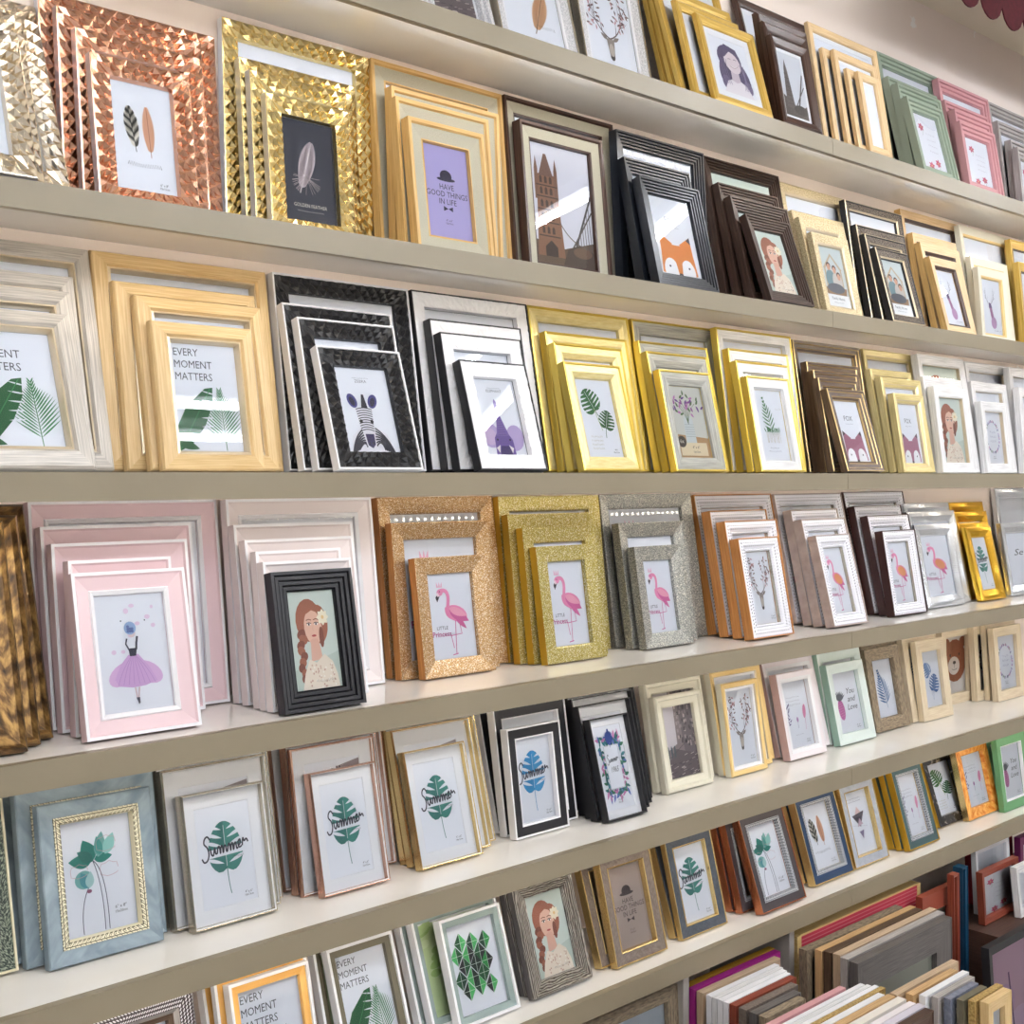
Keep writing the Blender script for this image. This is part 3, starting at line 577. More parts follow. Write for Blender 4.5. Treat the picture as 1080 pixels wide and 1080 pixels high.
def a_deer(p):
    a_antlers(p, .5, .62, 1.05, (92, 70, 72)); random.seed(3)
    for k in range(70):
        sg = random.choice((-1, 1)); t = random.random(); x = .5 + sg * (.12 + .30 * random.random()); y = .75 + .62 * t
        p.ell(x, y, .012, .012, random.choice([(214, 160, 170), (150, 120, 120), (226, 190, 190)])); p.leaf(x, y, .07, .03, random.uniform(0, 6.3), random.choice([(120, 92, 92), (190, 140, 146), (96, 76, 80)])); p.n -= 2
    p.n += 2; p.poly([(.42, .62), (.58, .62), (.545, .33), (.5, .29), (.455, .33)], (150, 140, 136)); p.ell(.5, .34, .045, .05, (84, 76, 76))
    p.leaf(.44, .60, .15, .06, 2.6, (140, 128, 124)); p.leaf(.56, .60, .15, .06, .5, (140, 128, 124)); p.ell(.5, .45, .05, .1, (196, 186, 178)); size_note(p, x=.84)
def a_reindeer(p):
    c = (92, 66, 120); a_antlers(p, .45, .82, .7, (74, 56, 92)); p.ell(.47, .76, .07, .12, c, .3); p.poly([(.42, .74), (.54, .74), (.66, .34), (.52, .30)], (168, 116, 156)); p.ell(.6, .33, .14, .16, (190, 150, 190))
    p.scrib(.75, .12, .3, .03, INK)
def a_palm(p):
    G = (26, 96, 54)
    for i, t in enumerate(('EVERY', 'MOMENT', 'MATTERS')): p.text(t, .05, 1.33 - .17 * i, .15, (70, 72, 82), 'LEFT', sx=.9)
    p.palm(.74, .02, .82, 1.62, (58, 126, 80), 17, .40, .020)
    P = [(.08, .02)]; p.poly([(.02, .0), (.0, .30), (.18, .62), (.48, .88), (.60, .90), (.58, .66), (.44, .36), (.22, .10)], G)
    for k in range(6): p.leaf(.60 - .01 * k + .02, .80 - .11 * k, .20, .022, 2.9 + .08 * k, p.C[0]); p.n -= 1
    p.n += 1; p.line([(.04, .02), (.56, .88)], .012, (60, 140, 84)); p.leaf(.0, .14, .34, .12, -.3, G)
def a_zebra(p):
    K = (34, 34, 54); p.scrib(.5, 1.33, .3, .02, (150, 150, 160)); p.text('ZEBRA', .5, 1.25, .075, (110, 110, 120))
    p.poly([(.10, 0), (.16, .30), (.38, .48), (.62, .46), (.82, .34), (.92, 0)], (232, 230, 238))
    for k in range(7): p.curve((.12 + .02 * k, .0 + .01 * k), (.20 + .03 * k, .32 - .01 * k), (.40, .44 - .055 * k), .026, K)
    for k in range(7): p.curve((.91 - .03 * k, .0 + .01 * k), (.80 - .02 * k, .34 - .01 * k), (.58, .46 - .055 * k), .026, K)
    p.poly([(.30, .78), (.62, .78), (.60, .40), (.56, .16), (.50, .10), (.40, .14), (.36, .40)], (236, 234, 242))
    for sg, x in ((-1, .27), (1, .65)):
        p.ell(x, .92, .085, .13, (74, 72, 140), -sg * .35); p.ell(x, .91, .045, .085, (40, 38, 70), -sg * .35)
    p.poly([(.42, .80), (.46, 1.04), (.50, 1.04), (.54, .80)], K)
    for k in range(10):
        y = .77 - .042 * k; p.curve((.31 + .004 * k, y), (.46, y + .06), (.61 - .003 * k, y), .016, K)
    p.ell(.37, .56, .03, .035, (20, 18, 30)); p.ell(.57, .56, .03, .035, (20, 18, 30)); p.poly([(.40, .34), (.56, .34), (.56, .16), (.50, .09), (.42, .14)], (52, 46, 92)); p.ell(.45, .18, .015, .02, K); p.ell(.52, .18, .015, .02, K)
def a_elephant(p):
    c = (112, 88, 160); L = (190, 172, 214); p.scrib(.5, 1.33, .3, .02, (150, 150, 160)); p.text('ELEPHANT', .5, 1.25, .075, (110, 110, 120))
    p.ell(.22, .40, .23, .24, L, .3); p.ell(.78, .36, .21, .26, L, -.3); p.ell(.2, .38, .16, .17, (206, 184, 216), .3)
    p.poly([(.28, 0), (.30, .35), (.42, .52), (.60, .50), (.72, .32), (.74, 0)], c)
    p.poly([(.36, .40), (.66, .40), (.52, .80), (.50, 1.06), (.46, 1.12), (.43, 1.06), (.44, .80)], (128, 104, 172))
    for k in range(13): p.line([(.40 + .006 * k, .42 + .045 * k), (.60 - .009 * k, .43 + .045 * k)], .010, (86, 66, 134))
    p.poly([(.30, .16), (.40, .22), (.36, .06)], (246, 240, 240)); p.poly([(.70, .16), (.60, .22), (.66, .06)], (246, 240, 240)); p.ell(.36, .32, .02, .02, (40, 30, 60)); p.ell(.65, .32, .02, .02, (40, 30, 60)); p.poly([(.36, 0), (.66, 0), (.6, .2), (.42, .2)], (66, 50, 110))
def a_monstera(p):
    bg = p.C[0]; p.monstera(.36, 1.08, .52, .50, (44, 108, 58), bg, .5, .2); p.monstera(.72, .72, .42, .40, (36, 94, 48), bg, -.35, .15); p.curve((.42, .95), (.5, .7), (.56, .52), .012, (150, 170, 90))
    for i in range(4): p.scrib(.36, .40 - .075 * i, .3, .04, (176, 164, 130), 26)
    p.text('4x6', .82, .14, .05, INK); p.text('10x15cm', .82, .09, .045, INK)
def a_vase(p):
    p.poly([(0, 0), (1, 0), (1, .42), (0, .5)], (186, 150, 110)); p.poly([(.3, .3), (.62, .3), (.60, .8), (.54, .88), (.38, .88), (.33, .8)], (206, 212, 214)); random.seed(5)
    for k in range(7): p.curve((.46, .7), (.4 + .02 * k, 1), (.15 + .1 * k, 1.15 + .03 * (k % 3)), .01, (90, 110, 80))
    for k in range(34):
        a = random.uniform(.3, 2.9); r = random.uniform(.15, .5); p.leaf(.46 + r * cos(a), .85 + r * sin(a), .12, .05, random.uniform(0, 6.3), random.choice([(150, 80, 150), (186, 120, 180), (110, 70, 140), (80, 110, 70)]))
    for k in range(6): p.line([(.33, .45 + .05 * k), (.61, .45 + .05 * k)], .008, (150, 156, 156))
    p.poly([(.1, .05), (.9, .05), (.9, .32), (.1, .32)], (226, 212, 184)); p.ell(.16, .34, .13, .12, (84, 76, 70)); p.text('6x', .16, .31, .12, (230, 226, 210)); p.text('4" x 6"', .56, .2, .08, INK); p.text('10x15cm', .56, .11, .06, INK)
def a_sprig(p):
    G = (64, 120, 74); p.palm(.52, .55, .78, 1.80, G, 9, .26, .035, 1.0); random.seed(6)
    for k in range(14):
        x = .3 + .035 * k; p.line([(x, .6), (x + random.uniform(-.03, .03), .38)], .008, (190, 176, 150)); p.leaf(x, .6, .12, .03, random.uniform(.6, 2.5), G)
    p.scrib(.82, 1.1, .2, .05, (180, 170, 150)); p.scrib(.5, .27, .3, .03, (120, 120, 130), 24); p.scrib(.5, .2, .45, .02, (150, 150, 160))
def a_wreath(p):
    random.seed(8)
    for k in range(46):
        a = 2 * pi * k / 46; x = .5 + .32 * cos(a); y = .78 + .42 * sin(a)
        p.leaf(x, y, .09, .045, a + random.uniform(-1, 1), random.choice([(150, 140, 190), (190, 170, 214), (104, 100, 140), (206, 160, 190), (120, 140, 130)]))
    for i in range(3): p.scrib(.5, .92 - .13 * i, .3, .07, (110, 104, 150), 10)
    size_note(p, x=.5, y=.15)
def a_street(p):
    random.seed(9); p.poly([(0, 0), (1, 0), (1, 1.5), (.42, 1.5), (.4, .7), (0, .55)], (150, 136, 136)); p.poly([(.62, .5), (1, .35), (1, 1.5), (.55, 1.5)], (122, 112, 116))
    for k in range(60):
        x = random.uniform(.42, .98); y = random.uniform(.6, 1.48); p.poly([(x, y), (x + .05, y), (x + .05, y + .07), (x, y + .07)], random.choice([(90, 80, 84), (206, 190, 186), (150, 138, 140), (176, 160, 160)])); p.n -= 1
    p.n += 1
    p.poly([(0, .0), (1, 0), (1, .42), (.35, .6), (0, .35)], (112, 100, 104))
    for k in range(40):
        x = random.uniform(0, .98); y = random.uniform(.02, .45); p.line([(x, y), (x + .1, y + .02)], .014, random.choice([(80, 72, 80), (206, 194, 188), (170, 158, 158)])); p.n -= 1
    p.n += 1
    for x in (.1, .2, .3): p.ell(x, .55, .03, .13, (90, 100, 104)); 
    p.ell(.7, .72, .05, .04, (66, 58, 64)); p.curve((.3, .52), (.5, .62), (.7, .72), .012, (90, 80, 84))
def a_streetstrip(p):   # white upper page with a pale street view that starts low and right
    p.poly([(0, 0), (1, 0), (1, 1.32), (0, 1.20)], (226, 218, 220)); p.poly([(.42, 0), (1, 0), (1, 1.46), (.62, 1.40), (.42, 1.3)], (150, 138, 142)); random.seed(4)
    for k in range(70):
        x = random.uniform(.44, .95); y = random.uniform(.5, 1.34); p.poly([(x, y), (x + .03, y), (x + .03, y + .06), (x, y + .06)], random.choice([(90, 78, 88), (206, 186, 180), (120, 104, 112)])); p.n -= 1
    p.n += 1
def a_greenwash(p):
    random.seed(12); p.poly([(.03, 0), (.97, 0), (.97, 1.47), (.03, 1.47)], (206, 222, 176))
    for k in range(40): p.ell(random.random(), random.uniform(.6, 1.42), random.uniform(.04, .14), .06, random.choice([(188, 212, 150), (220, 232, 196), (170, 200, 130)]), random.random())
def a_ballerina(p):
    random.seed(2)
    for k in range(9): p.ell(random.uniform(.2, .85), random.uniform(.75, 1.35), random.uniform(.02, .05), random.uniform(.02, .05), (232, 208, 230))
    for sgn, a in ((-1, 0), (1, 0)): p.ell(.5 + sgn * .18, .48, .22, .13, (222, 186, 224), -sgn * .5)
    p.poly([(.42, .72), (.56, .72), (.70, .55), (.80, .36), (.62, .31), (.44, .30), (.26, .33), (.20, .42), (.30, .60)], (214, 176, 220))
    for k in range(8): p.curve((.46 + .01 * k, .70), (.32 + .05 * k, .55), (.24 + .075 * k, .34), .010, (196, 156, 208))
    p.poly([(.43, .80), (.55, .80), (.53, .70), (.44, .70)], (48, 50, 72)); p.line([(.42, .93), (.40, .86), (.44, .78)], .022, (48, 50, 72)); p.line([(.57, .95), (.55, .86), (.54, .78)], .03, (48, 50, 72))
    p.ell(.50, 1.00, .05, .06, (226, 206, 206)); p.ell(.48, 1.06, .085, .085, (150, 176, 214))
    for k in range(7): p.ell(.45 + .03 * (k % 3), 1.02 + .03 * (k // 3), .02, .02, (96, 116, 170))
    p.line([(.47, .30), (.49, .14)], .016, (214, 186, 190)); p.line([(.53, .30), (.50, .14)], .016, (214, 186, 190)); p.poly([(.47, .17), (.52, .17), (.52, .10), (.50, .08)], (70, 66, 84))
    p.ell(.36, 1.16, .01, .01, NAVY); p.ell(.70, 1.15, .01, .01, NAVY)
def a_flamingo(p):
    K = (236, 150, 190); K2 = (214, 110, 166)
    p.curve((.30, 1.20), (.55, 1.25), (.42, .85), .07, K); p.curve((.42, .9), (.38, .74), (.60, .70), .09, K); p.ell(.29, 1.17, .07, .06, K, .4)
    p.poly([(.24, 1.17), (.28, 1.10), (.22, 1.00), (.19, 1.08)], (60, 50, 60)); p.poly([(.235, 1.18), (.285, 1.12), (.25, 1.09), (.215, 1.12)], (246, 220, 230)); p.ell(.29, 1.185, .01, .01, (40, 30, 40))
    p.ell(.62, .78, .24, .14, K, -.35); p.leaf(.46, .86, .48, .2, -.5, K2); p.leaf(.46, .88, .42, .14, -.38, (240, 172, 196)); p.leaf(.58, .74, .34, .10, -.8, K2)
    p.line([(.58, .66), (.56, .36), (.54, .06)], .016, K2); p.line([(.66, .66), (.70, .42), (.46, .40)], .016, K2); p.line([(.46, .40), (.50, .18)], .014, K2); p.line([(.46, .06), (.58, .08)], .018, K2)
    for k, dx in enumerate((-.04, 0, .04)): p.poly([(.27 + dx, 1.26), (.31 + dx, 1.26), (.29 + dx * 1.5, 1.36)], (240, 180, 206))
    p.text('LITTLE', .28, .52, .085, (60, 60, 72)); p.text('Princess', .26, .40, .125, (190, 70, 140), bold=.002)
def a_flamingo2(p):   # warm wing, for the spotted frames
    a_flamingo(p); p.ell(.62, .78, .19, .11, (232, 160, 110), -.4)
def summer(p, c, c2, tc=(44, 40, 60)):
    bg = p.C[0]; p.monstera(.5, .86, .62, .78, c, bg, 0, .30, c2); p.poly([(.1, .73), (.9, .75), (.9, .87), (.1, .85)], bg); p.summer(.5, .74, .86, tc); p.scrib(.72, .70, .2, .03, tc, 8); size_note(p, x=.84)
def a_monosummer(p): summer(p, (52, 122, 116), (64, 140, 130))
def a_bluesummer(p): summer(p, (44, 142, 196), (70, 160, 210))
def a_tropical(p):
    random.seed(14); T = [(40, 108, 110), (70, 140, 150), (90, 120, 190), (206, 130, 180), (48, 120, 90)]
    for k in range(64):
        a = k / 64 * 4; side = int(a); f = a - side
        x, y = ((.18 + .64 * f, .28), (.84, .28 + .95 * f), (.84 - .66 * f, 1.24), (.16, 1.24 - .95 * f))[side]
        p.leaf(x, y, .17, .065, random.uniform(0, 6.3), random.choice(T)); p.leaf(x, y, .13, .05, random.uniform(0, 6.3), random.choice(T))
    p.poly([(.24, .36), (.76, .36), (.76, 1.14), (.24, 1.14)], p.C[0]); p.line([(.25, .37), (.75, .37), (.75, 1.13), (.25, 1.13), (.25, .37)], .006, (90, 90, 110))
    p.palm(.5, 1.1, .3, 1.57, (60, 90, 170), 8, .2, .05); p.summer(.5, .82, .42, (52, 60, 72)); p.text('1965', .5, .66, .14, (52, 60, 72), shear=.3); size_note(p, x=.5, y=.12)
def a_magnolia(p):
    G = (20, 128, 116); L = (120, 176, 172); N = (66, 70, 96)
    p.curve((.44, .95), (.62, .8), (.60, .02), .011, N); p.curve((.44, .95), (.56, .6), (.54, .02), .011, N); p.curve((.36, .62), (.22, .4), (.24, .02), .011, N)
    p.leaf(.44, .94, .32, .22, 1.95, G); p.leaf(.42, .94, .32, .18, 3.0, G); p.leaf(.46, .96, .26, .13, .05, G); p.leaf(.44, .94, .26, .15, 2.5, (24, 112, 104))
    p.leaf(.52, .98, .34, .16, 1.35, L); p.leaf(.62, 1.0, .30, .16, 1.1, (150, 206, 200)); p.leaf(.55, 1.0, .26, .12, 1.7, (74, 156, 150))
    p.ell(.30, .72, .13, .12, L); p.leaf(.36, .60, .24, .15, 2.0, (80, 150, 160)); p.leaf(.36, .60, .22, .12, 1.4, (170, 206, 206)); p.ell(.36, .56, .035, .025, (150, 90, 120))
    for cx, cy, r in ((.66, .80, .13), (.24, .84, .12), (.64, 1.14, .14)): p.line([(cx + r * cos(t * .5), cy + r * .8 * sin(t * .5 + .3 * sin(t * 2.0))) for t in range(13)], .006, (206, 160, 170))
    p.text('6" x 8"', .78, .26, .06, INK); p.text('15x20cm', .78, .20, .05, INK)
def a_floral(p):
    for x, y in ((.3, 1.15), (.68, .22), (.38, .1)):
        for k in range(6): p.leaf(x, y, .12, .07, k * 1.05 + .3, (204, 90, 130))
        p.ell(x, y, .02, .02, (240, 210, 120)); p.curve((x, y), (x + .06, y - .1), (x + .02, y - .22), .008, (110, 150, 110))
    for i in range(4): p.scrib(.62, 1.0 - .16 * i, .34, .05, (150, 130, 150), 8)
def a_floral2(p):
    random.seed(15)
    for i in range(3): p.scrib(.45, 1.14 - .085 * i, .5, .035, (150, 140, 150), 20)
    for k in range(16): p.leaf(.12 + .03 * (k % 4), .5 + .03 * k, .1, .035, random.uniform(.2, 2.8), (120, 110, 150))
    p.ell(.80, .78, .06, .16, (224, 140, 180), -.15); p.line([(.80, .64), (.78, .36)], .01, (206, 130, 170))
    p.ell(.5, .62, .035, .06, (180, 130, 180)); p.line([(.5, .56), (.5, .42)], .008, (120, 110, 150)); p.scrib(.5, .28, .3, .02, (180, 176, 186)); size_note(p)
def a_text(p): p.text('Se', .3, .85, .26, (60, 66, 72), shear=.3)
def a_pineapple(p):
    p.ell(.26, .58, .12, .26, (196, 110, 170), .08)
    for k in range(9): p.leaf(.25, .80, .26, .05, .6 + .24 * k, (96, 100, 110))
    for k in range(6): p.line([(.16, .42 + .06 * k), (.36, .45 + .06 * k)], .007, (226, 160, 200))
    for i, t in enumerate(('You', 'and', 'Love')): p.text(t, .68, .95 - .2 * i, .20, (56, 60, 70), shear=.3)
    size_note(p)
def a_bluepalm(p): p.palm(.62, .22, 1.0, 1.82, (52, 104, 156), 12, .36, .045, 1.0)
def a_bluemono(p):
    bg = p.C[0]; p.monstera(.34, 1.0, .42, .42, (84, 124, 176), bg, .6, .18); p.monstera(.66, .62, .52, .50, (70, 110, 166), bg, -.3, .2); p.curve((.4, .86), (.5, .6), (.5, .3), .01, (120, 140, 170))
def a_bear(p):
    p.ell(.55, .85, .50, .56, (160, 92, 60)); p.ell(.18, 1.32, .16, .14, (160, 92, 60)); p.ell(.92, 1.32, .16, .14, (160, 92, 60)); p.ell(.50, .72, .26, .24, (236, 224, 214)); p.ell(.52, .80, .07, .045, (52, 36, 34)); p.line([(.52, .76), (.52, .66)], .012, (52, 36, 34)); p.curve((.4, .64), (.52, .58), (.64, .64), .012, (52, 36, 34))
    p.ell(.34, 1.0, .03, .04, (52, 36, 34)); p.ell(.74, 1.0, .03, .04, (52, 36, 34))
def a_geo(p):
    random.seed(21); G = [(20, 40, 34), (26, 88, 50), (50, 150, 78), (86, 190, 110), (34, 30, 40), (22, 66, 48)]
    for j, (y, xs) in enumerate(((1.22, (.28, .52, .78)), (1.0, (.16, .40, .64)), (.78, (.28, .52, .76)), (.56, (.40, .64)), (.56, (.16,)), (.34, (.28, .52)), (.34, (.76,)))):
        for x in xs:
            r = .125; y = y * .92 + .06; a = [(x - r, y), (x, y + .17), (x + r, y), (x, y - .17)]
            p.poly([a[0], a[1], a[3]], random.choice(G)); p.poly([a[1], a[2], a[3]], random.choice(G))
            for u, v in ((a[1], a[3]), (a[0], a[2])): p.line([u, v], .007, (226, 240, 230))
def a_triangles(p):
    for i in range(2): p.scrib(.42, 1.32 - .07 * i, .6, .03, (110, 100, 130), 24)
    p.poly([(.30, .82), (.72, .86), (.50, 1.12)], (228, 200, 200)); p.poly([(.24, .92), (.76, .98), (.52, .62)], (84, 76, 88)); p.poly([(.40, .64), (.64, .68), (.52, .84)], (206, 180, 196)); p.poly([(.42, .52), (.62, .54), (.54, .34)], (128, 116, 146)); p.line([(.2, .7), (.8, .6)], .006, (190, 180, 200))
def a_purple(p):
    p.ell(.6, .5, .3, .3, (206, 176, 206)); p.ell(.3, .9, .2, .2, (186, 150, 190)); p.line([(.5, .2), (.4, 1.2)], .03, (92, 50, 104)); p.poly([(.2, .1), (.4, .5), (.5, .1)], (72, 40, 84))
def a_city(p):
    p.poly([(0, 0), (1, 0), (1, .6), (.6, .7), (.4, .5), (0, .55)], (120, 104, 80)); p.ell(.55, .62, .12, .08, (196, 160, 70)); p.poly([(.2, .2), (.9, .3), (.9, .6), (.3, .5)], (150, 140, 120))
BG = dict(hat=(186, 176, 222), hat2=(176, 160, 152), featherdark=(38, 42, 62), bridge=(226, 226, 236), lady=(212, 222, 216), vase=(208, 208, 202), street=(222, 214, 218), bear=(232, 226, 222), tower=(214, 216, 224), family=(206, 214, 216),
          purple=(196, 160, 186), city=(176, 180, 170), bigprint=(214, 222, 230))
FN = dict(plain=a_plain, feathers=a_feathers, feather1=a_feather1, featherdark=a_featherdark, hat=a_hat, hat2=lambda p: a_hat(p, (66, 54, 56)), fox=a_fox, foxpink=a_foxpink, bridge=a_bridge, tower=a_tower, lady=a_lady, smile=a_smile,
          family=a_family, deer=a_deer, reindeer=a_reindeer, palm=a_palm, zebra=a_zebra, elephant=a_elephant, monstera=a_monstera, vase=a_vase, sprig=a_sprig, wreath=a_wreath, street=a_street, streetstrip=a_streetstrip,
          greenwash=a_greenwash, ballerina=a_ballerina, flamingo=a_flamingo, flamingo2=a_flamingo2, monosummer=a_monosummer, bluesummer=a_bluesummer, tropical=a_tropical, magnolia=a_magnolia, floral=a_floral, floral2=a_floral2,
          text=a_text, pineapple=a_pineapple, bluepalm=a_bluepalm, bluemono=a_bluemono, bear=a_bear, geo=a_geo, triangles=a_triangles, blank=lambda p: None, purple=a_purple, city=a_city, bigprint=lambda p: (p.poly([(.1, .1), (.3, .9), (.34, .9), (.2, .1)], (150, 130, 170)), p.ell(.75, 1.1, .1, .2, (160, 140, 180), .3)))
ART = {}
def art(k):
    if k not in ART:
        st = random.getstate(); random.seed(33); p = Page(BG.get(k, (236, 238, 246))); FN[k](p); ART[k] = p.done('print_' + k); random.setstate(st)
    return ART[k]

# ceiling lamps: x, y, parallel to the wall or not
LAMPS = [(3.06, -1.25, False), (2.28, -2.35, True), (.3, -1.5, False), (4.9, -1.35, False), (2.4, -DW - .86, True), (.8, -DW - .86, True), (4.0, -DW - .86, True), (-.8, -DW - .86, True), (1.6, -3.9, True), (3.4, -3.9, True), (-.2, -3.9, True)]  # rows farthest behind the camera added to brighten shelves and prints
